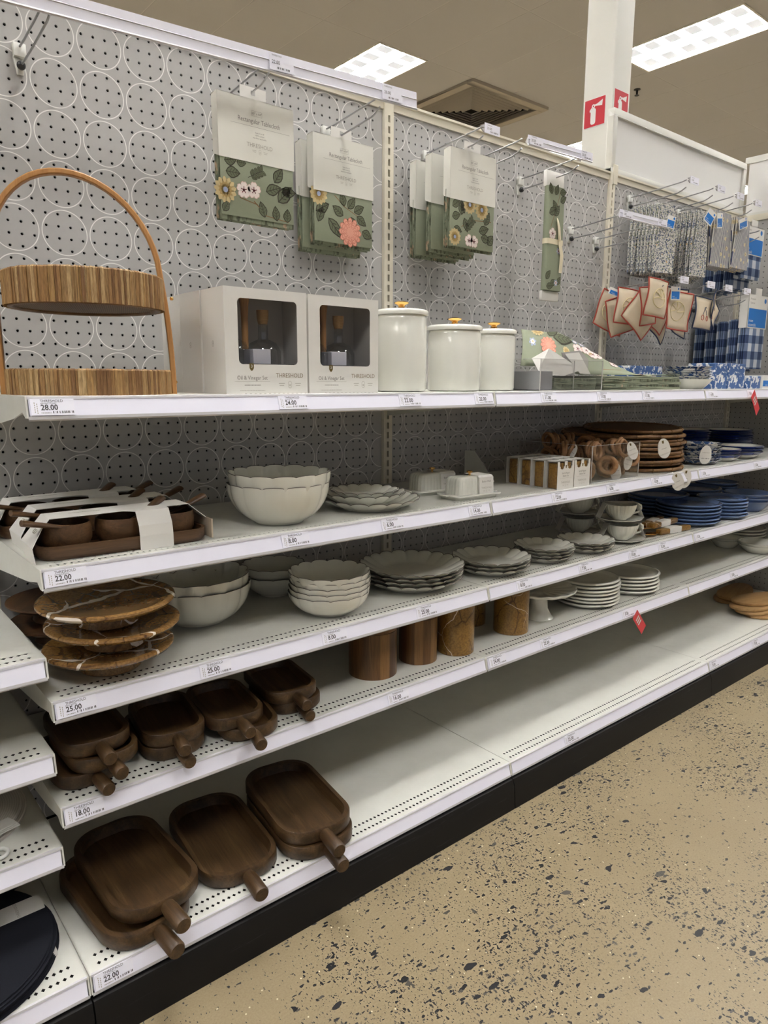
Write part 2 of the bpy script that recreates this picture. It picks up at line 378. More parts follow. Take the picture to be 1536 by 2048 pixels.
# ============================================================ SETTING
def f_floor(g, b):
    v = g.obj()
    base = g.mix(g.noise(v, 3.0, 6, 0.65), (0.225, 0.172, 0.098), (0.315, 0.250, 0.152))
    base = g.mix(g.ramp(g.noise(v, 220, 3, 0.7), [(0.3, (0.45,)*3), (0.6, (0,)*3)]), base, (0.17, 0.125, 0.065))
    dens = g.ramp(g.noise(v, 2.6, 3, 0.55), [(0.43, (0.12,)*3), (0.62, (1,)*3)])
    def chips(sc, stretch, rot, rad, thr, loc=(0, 0, 0)):
        wv = g.map(v, (stretch, 1, 1), loc, (0, 0, rot))
        nz = g.add('ShaderNodeTexNoise', {'Vector': wv, 'Scale': sc*1.3, 'Detail': 2.0}).outputs['Color']
        wv = g.add('ShaderNodeVectorMath', {0: wv, 1: g.add('ShaderNodeVectorMath', {0: nz, 1: (0.9/sc, 0.9/sc, 0)}, operation='MULTIPLY').outputs[0]}, operation='ADD').outputs[0]
        vo = g.add('ShaderNodeTexVoronoi', {'Vector': wv, 'Scale': sc, 'Randomness': 1.0}, distance='EUCLIDEAN')
        vr = g.add('ShaderNodeSeparateColor', {0: vo.outputs['Color']})
        size = g.math('MULTIPLY', vr.outputs[0], rad)
        inside = g.math('LESS_THAN', g.math('ADD', vo.outputs['Distance'], g.math('MULTIPLY', g.noise(wv, sc*2, 1), 0.10)), size)
        pick = g.math('LESS_THAN', vr.outputs[1], g.math('MULTIPLY', dens, thr))
        return g.math('MULTIPLY', inside, pick), vr.outputs[2]
    c = base
    for sc, st, ro, ra, th, lo in ((46, 0.55, 0.5, 0.44, 0.55, (0, 0, 0)), (76, 1.9, 0.9, 0.46, 0.80, (2, 1, 0)), (120, 0.5, 2.0, 0.48, 0.9, (5, 3, 0)), (180, 1.8, 0.2, 0.48, 1.2, (1, 8, 0)), (31, 0.55, 1.4, 0.36, 0.26, (7, 2, 0))):
        k, rn = chips(sc, st, ro, ra, th, lo)
        c = g.mix(k, c, g.mix(g.math('GREATER_THAN', rn, 0.93), (0.012, 0.012, 0.014), (0.075, 0.068, 0.055)))
    vo = g.add('ShaderNodeTexVoronoi', {'Vector': v, 'Scale': 75.0})
    k = g.math('MULTIPLY', g.math('LESS_THAN', vo.outputs['Distance'], 0.14), g.math('LESS_THAN', g.add('ShaderNodeSeparateColor', {0: vo.outputs['Color']}).outputs[0], 0.10))
    c = g.mix(k, c, (0.60, 0.52, 0.36))
    g.link(c, b.inputs['Base Color'])
FLOORM = mat('polished_aggregate_concrete', (0.3, 0.24, 0.14), 0.42, fn=f_floor)
fl = MB().box(-12, 16, -12, 14, -0.1, 0).build('floor', FLOORM); tag(fl, 'polished beige concrete floor speckled with black stone chips', 'floor', kind='structure')

TILEM = mat('ceiling_tile_board', (0.36, 0.335, 0.30), 0.85, fn=lambda g, b: g.link(g.mix(g.noise(g.obj(), 120, 3), (0.50, 0.505, 0.525), (0.48, 0.485, 0.505)), b.inputs['Base Color']))
GRIDM = mat('ceiling_grid_bar', (0.56, 0.56, 0.57), 0.6)
TX, TY, GX, GY = 0.609, 1.205, 5.36, 2.42
# light positions (tile index i along x, k along y) : staggered rows
lights = []
for k in range(-5, 6, 2):
    off = ((k-1)//2) % 2
    for j in range(-3, 3): lights.append((-2 + 6*j + 3*off, k))
# ---- ceiling : slab above, tiles below with open joints
cl = MB().box(-12, 16, -12, 14, HC+0.07, HC+0.12).build('ceiling', GRIDM)
tag(cl, 'grey suspended tile ceiling of the store', 'ceiling', kind='structure')
tile_me = MB().box(0.004, TX-0.004, 0.004, TY-0.004, 0, 0.014).mesh('ceiling_tile', TILEM, bevel=0.002, bseg=1)
LS = set()
for i, k in lights: LS.add((i, k))
VENT = {(0, 1), (1, 1)}
far = MB()
ny0, ny1, nx0, nx1 = -11, 9, -27, 17
for i in range(nx0, nx1):
    for k in range(ny0, ny1):
        if (i, k) in LS or (i, k) in VENT: continue
        x, y = GX+i*TX, GY+k*TY
        if -6 <= i <= 9 and -1 <= k <= 6: put('ceiling_tile', tile_me, cl, (x, y, HC))
        else: far.box(x+0.004, x+TX-0.004, y+0.004, y+TY-0.004, HC, HC+0.012)
bars = MB()
for i in range(nx0, nx1):
    for k in range(ny0, ny1):
        x, y = GX+i*TX, GY+k*TY
        if (i, k) != (1, 1): bars.box(x-0.005, x+0.005, y, y+TY, HC+0.002, HC+0.012)
        bars.box(x+0.005, x+TX-0.005, y-0.005, y+0.005, HC+0.002, HC+0.012)
bars.build('grid_bars', GRIDM, cl)['kind'] = 'stuff'
fo = far.build('ceiling_tile_field', TILEM, cl); fo['kind'] = 'stuff'
WALLP = mat('store_wall_paint', (0.62, 0.60, 0.56), 0.7)
tag(MB().box(15.6, 15.8, -12, 14, 0, HC+0.07).build('wall_right', WALLP), 'plain pale far wall of the store', 'wall', kind='structure')
tag(MB().box(-12, 15.6, 13.6, 13.8, 0, HC+0.07).build('wall_back', WALLP), 'plain pale wall far behind the shelving', 'wall', kind='structure')
# ---- troffers
LAMPM = bpy.data.materials.new('troffer_tube_light'); LAMPM.use_nodes = True
_b = LAMPM.node_tree.nodes['Principled BSDF']; _b.inputs['Emission Color'].default_value = (1.0, 0.988, 0.97, 1); _b.inputs['Emission Strength'].default_value = LAMP
_b.inputs['Base Color'].default_value = (0.8, 0.8, 0.8, 1)
LOUV = mat('troffer_louver', (0.80, 0.80, 0.79), 0.25)
troffer = thing('troffer_light', 'lit ceiling light over the bay with the tablecloths, left of the air vent', 'ceiling light', (GX-2*TX, GY+TY, HC), group='lit ceiling lights')
m = MB()
m.box(0.004, TX-0.004, 0.004, 0.022, -0.006, 0.05).box(0.004, TX-0.004, TY-0.022, TY-0.004, -0.006, 0.05).box(0.004, 0.022, 0.022, TY-0.022, -0.006, 0.05).box(TX-0.022, TX-0.004, 0.022, TY-0.022, -0.006, 0.05)
m.build('frame', OFFW, troffer)
MB().box(0.02, TX-0.02, 0.02, TY-0.02, 0.038, 0.044).build('diffuser', LAMPM, troffer)
lv = MB()
for q in range(1, 6): lv.prism([(0.02+q*(TY-0.04)/6-0.012, 0.036), (0.02+q*(TY-0.04)/6+0.012, 0.036), (0.02+q*(TY-0.04)/6, -0.003)], 0.022, TX-0.022, 'x')
lv.prism([(TX/2-0.014, 0.036), (TX/2+0.014, 0.036), (TX/2, -0.003)], 0.022, TY-0.022, 'y')
lv.build('louver', LOUV, troffer)
LENSM = bpy.data.materials.new('troffer_cell_lens'); LENSM.use_nodes = True
_b = LENSM.node_tree.nodes['Principled BSDF']; _b.inputs['Emission Color'].default_value = (0.97, 0.98, 1.0, 1); _b.inputs['Emission Strength'].default_value = 0.22
_b.inputs['Base Color'].default_value = (0.25, 0.25, 0.25, 1)
lens = MB().prism([(-0.055, 0.0), (0.055, 0.0), (0.045, 0.014), (-0.045, 0.014)], -0.075, 0.075, 'x').mesh('cell_lens', LENSM)
for a in range(2):
    for q in range(6): put('cell_lens', lens, troffer, (0.155+a*0.30, 0.02+(q+0.5)*(TY-0.04)/6, 0.012))
vis = {(-2, 1): None, (1, -1): 'lit ceiling light right of the white column, two rows of six cells', (4, 1): 'lit ceiling light peeping out behind the label strip left of the column'}
for i, k in lights:
    if (i, k) == (-2, 1): continue
    lab = vis.get((i, k)) or 'lit ceiling light over the store beyond the picture'
    dup(troffer, lab, (GX+i*TX, GY+k*TY, HC))
# ---- air vent (1.22 m square drop-in diffuser)
vx, vy = GX, GY+TY
vent = thing('air_vent', 'square ceiling air vent with dark nested slats above the tablecloths', 'air vent', (vx, vy, HC))
VENTM = mat('vent_enamel', (0.42, 0.385, 0.33), 0.5)
m = MB()
for a, b_ in ((0.0, 0.09),):
    for (x0, x1, y0, y1) in ((0, 2*TX, 0, b_), (0, 2*TX, TY-b_, TY), (0, b_, b_, TY-b_), (2*TX-b_, 2*TX, b_, TY-b_)): m.box(x0, x1, y0, y1, -0.03, 0.012)
m.build('frame', VENTM, vent, bevel=0.004)
MB().box(0.05, 2*TX-0.05, 0.05, TY-0.05, 0.04, 0.05).build('backing', DARK, vent)
for q in range(9):
    d = 0.10+q*0.053; m = MB()
    W2, H2 = 2*TX, TY
    t, z0, z1 = 0.010, -0.028, -0.008
    pts = lambda e, z: [(e, e, z), (W2-e, e, z), (W2-e, H2-e, z), (e, H2-e, z)]
    a, c = pts(d, z1), pts(d+t, z0)
    m.add(a+c, [(0, 1, 5, 4), (1, 2, 6, 5), (2, 3, 7, 6), (3, 0, 4, 7)])
    a2, c2 = pts(d+0.003, z1), pts(d+t+0.003, z0)
    m.add(a2+c2, [(4, 5, 1, 0), (5, 6, 2, 1), (6, 7, 3, 2), (7, 4, 0, 3)])
    m.build('slat', VENTM, vent)
# ---- sprinkler
sp = thing('sprinkler', 'small dark sprinkler head under the ceiling right of the column', 'sprinkler', (6.88, 2.72, HC))
MB().lathe([(0.035, 0.0), (0.035, -0.006), (0.012, -0.012), (0.010, -0.05)], 16).build('body', BPLAST, sp, smooth=0.6)
MB().lathe([(0.022, -0.062), (0.024, -0.058), (0.008, -0.05)], 16).build('deflector', BPLAST, sp, smooth=0.6)

# ============================================================ SHELVING FRAME
def f_peg(g, b):
    x = g.add('ShaderNodeSeparateXYZ', {0: g.obj()})
    fx = g.math('SUBTRACT', g.math('FRACT', g.math('ADD', g.math('DIVIDE', x.outputs[0], P), 200.5)), 0.5)
    fz = g.math('SUBTRACT', g.math('FRACT', g.math('ADD', g.math('DIVIDE', x.outputs[2], P), 200.5)), 0.5)
    d = g.math('SQRT', g.math('ADD', g.math('MULTIPLY', fx, fx), g.math('MULTIPLY', fz, fz)))
    k = g.math('LESS_THAN', g.math('ABSOLUTE', g.math('SUBTRACT', d, 0.468)), 0.0105)
    base = g.mix(g.noise(g.obj(), 5, 4), (0.385, 0.375, 0.36), (0.425, 0.415, 0.40))
    g.link(g.mix(k, base, (0.74, 0.73, 0.70)), b.inputs['Base Color'])
PEG = mat('pegboard_circle_print', (0.42, 0.41, 0.39), 0.48, fn=f_peg)
PEGP = mat('pegboard_plain', (0.42, 0.41, 0.39), 0.48)
def peg_mesh(x0, x1, z0, z1, q, ox, oz, r=0.0033, dep=0.005):
    """panel in the xz plane facing -y, origin of holes at (ox, oz), true round holes"""
    i0, i1 = math.ceil((x0-ox)/q+0.5), math.floor((x1-ox)/q-0.5)
    k0, k1 = math.ceil((z0-oz)/q+0.5), math.floor((z1-oz)/q-0.5)
    v, f = [], []
    an = [radians(22.5+45*a) for a in range(8)]
    rc = [(r*cos(a), r*sin(a)) for a in an]
    h = q/2
    for i in range(i0, i1+1):
        cx = ox+i*q
        for k in range(k0, k1+1):
            cz = oz+k*q; o = len(v)
            v += [(cx+h, 0, cz+h), (cx-h, 0, cz+h), (cx-h, 0, cz-h), (cx+h, 0, cz-h)]
            v += [(cx+a, 0, cz+b) for a, b in rc]; v += [(cx+a, dep, cz+b) for a, b in rc]
            A = o+4; B = o+12
            f += [(o, o+1, A+2, A+1), (o+1, o+2, A+4, A+3), (o+2, o+3, A+6, A+5), (o+3, o, A, A+7),
                  (o, A+1, A), (o+1, A+3, A+2), (o+2, A+5, A+4), (o+3, A+7, A+6)]
            f += [(A+a, A+(a+1) % 8, B+(a+1) % 8, B+a) for a in range(8)]
    m = MB(); m.v, m.f = v, f
    X0, X1, Zl, Zh = ox+(i0-.5)*q, ox+(i1+.5)*q, oz+(k0-.5)*q, oz+(k1+.5)*q
    for a0, a1, b0, b1 in ((x0, X0, z0, z1), (X1, x1, z0, z1), (X0, X1, z0, Zl), (X0, X1, Zh, z1)):
        if a1-a0 > 1e-5 and b1-b0 > 1e-5: m.quad((a0, 0, b0), (a1, 0, b0), (a1, 0, b1), (a0, 0, b1))
    return m
gon = thing('gondola_frame', 'long store shelving frame with grey pegboard back printed with white circles', 'shelving', (0, 0, 0))
ROW0 = CAM.z + 7.1553*P
def panel(x0, x1, z0, z1, cx, cz, mt=PEG, q=P/4, parent=gon):
    # object origin on a circle centre so that the print follows object space
    m = peg_mesh(x0-cx, x1-cx, z0-cz, z1-cz, q, q/2, q/2)
    return m.build('pegboard_panel', mt, parent, (cx, 0, cz))
e = 0.019
c0 = -0.8608*P
offs = [((0, 0), (0, -.3294)), ((.3877, -.0625), (.3706, -.3888)), ((.7314, -.0943), (.75, -.36))]
for bay in range(3):
    x0, x1 = bay*BW+e, (bay+1)*BW-e
    (ux, uz), (lx, lz) = offs[bay]
    panel(x0, x1, Z1-0.02, ZTOP-0.03, c0+ux*P, ROW0+uz*P)
    panel(x0, x1, ZB, Z1-0.02, c0+lx*P, ROW0+lz*P)
panel(-BW+e, -e, ZB, 1.0, c0-0.4*P, ROW0-0.33*P)
# dark board added so no light leaks through the holes; back of run
MB().box(-BW, 3*BW+0.02, 0.012, 0.03, 0.0, ZTOP-0.03).build('light_stop_board', DARK, gon)
# uprights with real slots
def upright_mesh():
    m = MB(); w, yf, yb = 0.018, -0.012, 0.012
    pz, sh, sw = 0.0316, 0.0205, 0.0042
    m.box(-w, w, yb-0.004, yb, 0, ZTOP)
    m.quad((-w, yf, 0), (-w, yf, ZTOP), (-w, yb, ZTOP), (-w, yb, 0)); m.quad((w, yf, 0), (w, yb, 0), (w, yb, ZTOP), (w, yf, ZTOP))
    m.quad((-w, yf, ZTOP), (w, yf, ZTOP), (w, yb, ZTOP), (-w, yb, ZTOP))
    z = 0.02; m.quad((-w, yf, 0), (w, yf, 0), (w, yf, z), (-w, yf, z))
    n = int((ZTOP-0.02-z)/pz)
    for i in range(n):
        a, b, c, d = z+i*pz, z+i*pz+(pz-sh)/2, z+i*pz+(pz+sh)/2, z+(i+1)*pz
        m.quad((-w, yf, a), (w, yf, a), (w, yf, b), (-w, yf, b)); m.quad((-w, yf, c), (w, yf, c), (w, yf, d), (-w, yf, d))
        m.quad((-w, yf, b), (-sw, yf, b), (-sw, yf, c), (-w, yf, c)); m.quad((sw, yf, b), (w, yf, b), (w, yf, c), (sw, yf, c))
        y2 = yf+0.010
        m.quad((-sw, yf, b), (-sw, y2, b), (-sw, y2, c), (-sw, yf, c)); m.quad((sw, y2, b), (sw, yf, b), (sw, yf, c), (sw, y2, c))
        m.quad((-sw, yf, b), (sw, yf, b), (sw, y2, b), (-sw, y2, b)); m.quad((-sw, y2, c), (sw, y2, c), (sw, yf, c), (-sw, yf, c))
    d = z+n*pz; m.quad((-w, yf, d), (w, yf, d), (w, yf, ZTOP), (-w, yf, ZTOP))
    return m.mesh('upright', CREAM)
ume = upright_mesh()
for b_ in range(0, 4): 
    u = put('upright', ume, gon, (b_*BW, 0, 0))
    MB().box(-0.0045, 0.0045, -0.0015, 0.0005, 0.02, ZTOP-0.03).build('slot_backing', DARK, u)
for b_ in range(-1, 3):
    MB().prism([(-0.006, 0), (-0.006, 0.020), (-0.012, 0.023), (-0.012, 0.030), (0.03, 0.030), (0.03, 0)], e*0.9, BW-e*0.9, 'x').build('top_rail', CREAM, gon, (b_*BW, 0, ZTOP-0.03))
# kick plates
km = MB().prism([(-0.585, 0.094), (-0.600, 0.090), (-0.606, 0.072), (-0.612, 0.0), (-0.59, 0.0), (-0.58, 0.094)], 0.0015, BW-0.0015, 'x').mesh('kick_plate', BLACKP, smooth=0.4)
base = thing('shelving_base', 'long black base of the shelving with scuffed kick plates along the floor', 'shelving base')
for b_ in range(-1, 3): put('kick_plate', km, base, (b_*BW, 0, 0))
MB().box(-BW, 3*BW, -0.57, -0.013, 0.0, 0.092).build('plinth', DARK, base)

# ============================================================ SHELVES
def deck_mesh(yf, W=BW):
    """sheet-metal deck: top skin with two rows of diamond holes, underside pan"""
    m = MB(); t = 0.0
    x0, x1 = 0.001, W-0.001; q = 0.0127
    n = int((x1-x0-0.024)/q); xa = x0+(x1-x0-n*q)/2; xb = xa+n*q
    rows = [yf+0.017, yf+0.042]; h = 0.010
    def strip(ya, yb, xs=x0, xe=x1): m.quad((xs, ya, t), (xe, ya, t), (xe, yb, t), (xs, yb, t))
    strip(yf, rows[0]-h); strip(rows[0]+h, rows[1]-h); strip(rows[1]+h, -0.012)
    dx, dy = 0.0040, 0.0048
    for y in rows:
        strip(y-h, y+h, x0, xa); strip(y-h, y+h, xb, x1)
        for i in range(n):
            cx = xa+(i+.5)*q; g = q/2; o = len(m.v)
            m.v += [(cx-g, y-h, t), (cx+g, y-h, t), (cx+g, y+h, t), (cx-g, y+h, t), (cx, y-dy, t), (cx+dx, y, t), (cx, y+dy, t), (cx-dx, y, t)]
            m.f += [(o, o+1, o+4), (o+1, o+5, o+4), (o+1, o+2, o+5), (o+2, o+6, o+5), (o+2, o+3, o+6), (o+3, o+7, o+6), (o+3, o, o+7), (o, o+4, o+7)]
    m.quad((x0, yf, t), (x0, yf, t-0.03), (x1, yf, t-0.03), (x1, yf, t))       # front lip
    m.box(x0, x1, yf+0.004, -0.012, t-0.026, t-0.024)                          # pan below
    m.quad((x0, yf, t), (x0, -0.012, t), (x0, -0.012, t-0.026), (x0, yf, t-0.026))
    m.quad((x1, -0.012, t), (x1, yf, t), (x1, yf, t-0.026), (x1, -0.012, t-0.026))
    m.quad((x0, -0.012, t), (x1, -0.012, t), (x1, -0.012, t-0.026), (x0, -0.012, t-0.026))
    m.mesh_back = MB().box(xa, xb, rows[0]-0.009, rows[0]+0.009, t-0.0035, t-0.0030).box(xa, xb, rows[1]-0.009, rows[1]+0.009, t-0.0035, t-0.0030).mesh('hole_shade', DARK)  # dark plates stand in for the unlit shelf interior under the holes
    return m.mesh('deck', W_METAL), m.mesh_back
def channel_mesh(yf, W=BW):
    m = MB(); x0, x1 = 0.006, W-0.006
    m.prism([(yf-0.0005, -0.002), (yf-0.003, -0.0035), (yf-0.0115, -0.0345), (yf-0.008, -0.036), (yf-0.0005, -0.034)], x0, x1, 'x')
    return m.mesh('price_channel', STRIP)
def lip_mesh(yf, W=BW):
    m = MB(); x0, x1 = 0.003, W-0.003
    m.prism([(yf, 0.0), (yf-0.0035, -0.0012), (yf-0.0045, -0.005), (yf-0.001, -0.004)], x0, x1, 'x')
    m.prism([(yf-0.008, -0.036), (yf-0.0115, -0.0345), (yf-0.0125, -0.040), (yf-0.010, -0.043)], x0, x1, 'x')
    return m.mesh('channel_lip', CLEARISH)
def end_mesh(yf):
    m = MB().prism([(yf-0.004, 0.0), (-0.012, 0.0), (-0.012, -0.085), (yf+0.09, -0.042), (yf+0.02, -0.028), (yf+0.003, -0.038), (yf-0.011, -0.038)], 0.0, 0.003, 'x')
    return m.mesh('bracket', W_METAL)
def endb_mesh(yf):
    m = MB().prism([(yf-0.004, 0.0), (-0.012, 0.0), (-0.012, -0.03), (yf+0.02, -0.03), (yf+0.003, -0.038), (yf-0.011, -0.038)], 0.0, 0.003, 'x')
    return m.mesh('bracket', W_METAL)
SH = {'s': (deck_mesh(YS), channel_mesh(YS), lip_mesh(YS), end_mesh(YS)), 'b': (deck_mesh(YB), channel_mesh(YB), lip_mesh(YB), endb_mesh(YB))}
def shelf(bay, z, kind, label):
    t = thing('shelf' if kind == 's' else 'base_shelf', label, 'shelf', (bay*BW, 0, z), group='white shelves')
    d, c, l, b = SH[kind]
    dk = put('deck', d[0], t); put('hole_shade', d[1], dk); ch = put('price_channel', c, t); put('channel_lip', l, ch)
    put('bracket', b, t, (0.0006, 0, 0)); put('bracket', b, t, (BW-0.0036, 0, 0))
    return t
zs = [(Z1, 's', 'top'), (Z2, 's', 'second'), (Z3, 's', 'third'), (Z4, 's', 'fourth'), (ZB, 'b', 'bottom')]
what = [['holding the cane stand, oil boxes and canisters', 'holding the acrylic bin and green cloths', 'holding the blue speckled dishes'],
        ['holding the boxed bowl sets and scalloped bowls', 'holding the napkin rings and rattan chargers', 'holding the blue-rimmed plates'],
        ['holding the marble cake stands and bowls', 'holding the scalloped plates and cups', 'holding the denim blue plates'],
        ['holding the small paddle trays and wooden canisters', 'holding the marble crocks and white plates', 'holding the white soup bowls'],
        ['holding the large paddle trays', 'completely empty', 'holding the pale wooden boards']]
for (z, kd, nm), w in zip(zs, what):
    for bay in range(3):
        shelf(bay, z, kd, f'{nm} white metal shelf of the {("first", "second", "third")[bay]} bay {w[bay]}')
for z, nm in ((0.746, 'upper'), (0.552, 'middle'), (0.354, 'lower')):
    shelf(-1, z, 's', f'{nm} white shelf cut off at the left edge' + {'upper': ' beside the marble stands', 'middle': ' beside the small trays', 'lower': ' holding the pale woven placemats'}[nm])
shelf(-1, ZB, 'b', 'bottom white shelf at the left edge holding the black placemats')

# ---- end wall of the bay (perpendicular pegboard) and its header
ew = thing('end_pegboard', 'plain grey pegboard end wall closing the run at the right edge', 'pegboard', (3*BW+0.02, 0, 0), rz=0)
mm = peg_mesh(-0.62, 0.0, 0.0, ZTOP-0.03, 0.027, -0.0135, 0.0135)
mm.xf(Matrix.Rotation(pi/2, 4, 'Z') @ Matrix.Diagonal((1, 1, 1, 1)))
# after the turn the panel lies in the yz plane facing +x ; mirror so that it faces -x
mm.v = [(-a, b, c) for a, b, c in mm.v]; mm.f = [f[::-1] for f in mm.f]
mm.build('pegboard_panel', PEGP, ew)
MB().box(0.008, 0.03, -0.64, 0.03, 0, ZTOP).build('light_stop_board', DARK, ew)  # added dark board keeps light from showing through the holes
MB().box(-0.008, 0.02, -0.64, 0.02, ZTOP-0.03, ZTOP).build('top_rail', CREAM, ew)
h2 = thing('end_header_board', 'blank white header board above the end wall at the right edge', 'header board', (3*BW+0.02, 0, ZTOP))
MB().box(0.0, 0.02, -0.62, 0.0, 0.0, 0.26).build('panel', WHITEP, h2)
MB().box(-0.006, 0.026, -0.64, 0.02, 0.26, 0.29).box(-0.006, 0.026, -0.64, 0.02, -0.01, 0.012).build('frame', OFFW, h2)

# ---- header board above bay 3
hb = thing('header_board', 'blank white framed header board above the third bay, in front of the column', 'header board', (2*BW, 0.0, ZTOP))
x0, x1, zt = -0.012, 1.195, 0.25
MB().box(x0+0.02, x1-0.02, 0.004, 0.014, 0.012, zt-0.02).build('panel', WHITEP, hb)
m = MB().box(x0, x1, -0.008, 0.024, zt-0.03, zt).box(x0, x0+0.028, -0.008, 0.024, 0.0, zt-0.03).box(x1-0.028, x1, -0.008, 0.024, 0.0, zt-0.03).box(x0, x1, -0.010, 0.024, -0.004, 0.02)
m.build('frame', OFFW, hb, bevel=0.003)
MB().prism([(-0.014, -0.045), (-0.014, 0.030), (-0.010, 0.034), (-0.010, -0.045)], 0.0, 0.03, 'x').build('bracket', CREAM, hb)

# ---- column with two extinguisher signs
cx, cy = 2.567, 0.10
colm = thing('column', 'white painted square steel column rising behind the shelving to the ceiling', 'column', (cx, cy, 0))
MB().box(0, 0.134, 0, 0.151, 0, HC+0.01).build('shaft', OFFW, colm, bevel=0.008, bseg=3)
def ext_sign(label, loc, rz, w=0.104, h=0.113):
    t = thing('extinguisher_sign', label, 'sign', loc, rz)
    MB().box(-w/2, w/2, -0.0015, 0, -h/2, h/2).build('plate', REDSIGN, t)
    y = -0.0019; m = MB()
    body = rrect(-0.020, 0.006, -0.048, 0.018, 0.010, 4)
    m.add([(a, y, b) for a, b in body], [tuple(range(len(body)))])
    cap = [(-0.007+0.0085*cos(a*pi/8), 0.026+0.0085*sin(a*pi/8)) for a in range(16)]
    m.add([(a, y, b) for a, b in cap], [tuple(range(16))])
    m.add([(0.001, y, 0.026), (0.012, y, 0.024), (0.037, y, 0.020), (0.040, y, 0.045), (0.012, y, 0.033), (0.001, y, 0.032)], [(0, 1, 2, 3, 4, 5)])
    m.add([(-0.014, y, 0.024), (-0.026, y, 0.012), (-0.024, y, 0.002), (-0.020, y, 0.006), (-0.019, y, 0.013), (-0.011, y, 0.021)], [(0, 1, 2, 3, 4, 5)])
    m.build('pictogram', WHITEP, t)
    MB().add([(-0.007+0.0035*cos(a*pi/5), y-0.0003, 0.026+0.0035*sin(a*pi/5)) for a in range(10)], [tuple(range(10))]).build('ring', REDSIGN, t)
    MB().box(-w/2-0.002, w/2+0.002, -0.0012, 0, -h/2-0.002, h/2+0.002).build('border', WHITEP, t)
ext_sign('red fire extinguisher sign on the left face of the white column', (cx-0.0005, cy+0.086, 2.425), -pi/2)
ext_sign('narrow red fire extinguisher sign half hidden by the header board', (cx+0.064, cy-0.0005, 2.445), 0.0)

# ============================================================ PRICE LABELS
def bars_mesh(w, h, seed, n=26):
    rd = random.Random(seed); m = MB(); x = 0
    while x < w:
        b = rd.choice((0.0006, 0.0006, 0.0011, 0.0016)); g = rd.choice((0.0006, 0.0009, 0.0012, 0.003))
        m.quad((x, 0, 0), (x+b, 0, 0), (x+b, 0, h), (x, 0, h)); x += b+g
    return m
BARC = [bars_mesh(0.034, 0.0042, s).mesh('barcode', INK) for s in range(3)]
SIDEM = MB()
for zz in range(5):
    SIDEM.quad((0, 0, 0.004*zz), (0.0013, 0, 0.004*zz), (0.0013, 0, 0.004*zz+0.0026), (0, 0, 0.004*zz+0.0026))
SIDEM = SIDEM.mesh('side_print', INKT)
def fine_mesh(w, h, name='small_print', m_=None):
    m = MB(); x = 0; rq = random.Random(3)
    while x < w:
        b = rq.uniform(0.0010, 0.0032); m.quad((x, 0, 0), (min(x+b, w), 0, 0), (min(x+b, w), 0, h), (x, 0, h)); x += b+0.0007
    return m.mesh(name, m_ or INKL)
FINE = fine_mesh(0.017, 0.0013)
FINE2 = fine_mesh(0.040, 0.0016)
FINE3 = fine_mesh(0.062, 0.0011, m_=INKT)
LABP = MB().box(0, 0.074, -0.0008, 0.0, -0.0148, 0.0148).mesh('label_paper', PAPER)
def price_label(x, z, price, brand, sub, label, yf=YS, y_up=True, big=1.0):
    sl = math.atan2(0.0085, 0.031)
    t = thing('price_label', label, 'price label', (x, yf-0.0083, z-0.0188), rot=(-sl, 0, 0), group='price labels on the shelf edges')
    b = put('card', LABP, t)
    if brand: text(brand, 0.0074, INK, b, (0.0165, -0.0011, 0.0108), align='LEFT', name='brand_line', sx=0.92)
    if sub and sub not in ('SERVING STAND', 'OIL BOTTLE', 'SERVING BOWL', 'FRUIT BOWL', 'SERVING TRAY'): put('item_line', FINE, b, (0.0165, -0.0011, 0.0054))
    elif sub: text(sub, 0.0036, INK, b, (0.0165, -0.0011, 0.0062), align='LEFT', name='item_line')
    text(price, 0.0142, INK, b, (0.0165, -0.0011, -0.0012), align='LEFT', name='price', sx=0.92, bold=0.0003)
    put('barcode', BARC[int(abs(x)*100) % 3], b, (0.036, -0.0011, -0.0115))
    put('small_print', FINE, b, (0.0165, -0.0011, -0.0112))
    put('side_print', SIDEM, b, (0.006, -0.0011, -0.010)); put('side_print', SIDEM, b, (0.010, -0.0011, -0.012))
    return t
T_ = 'THRESHOLD'
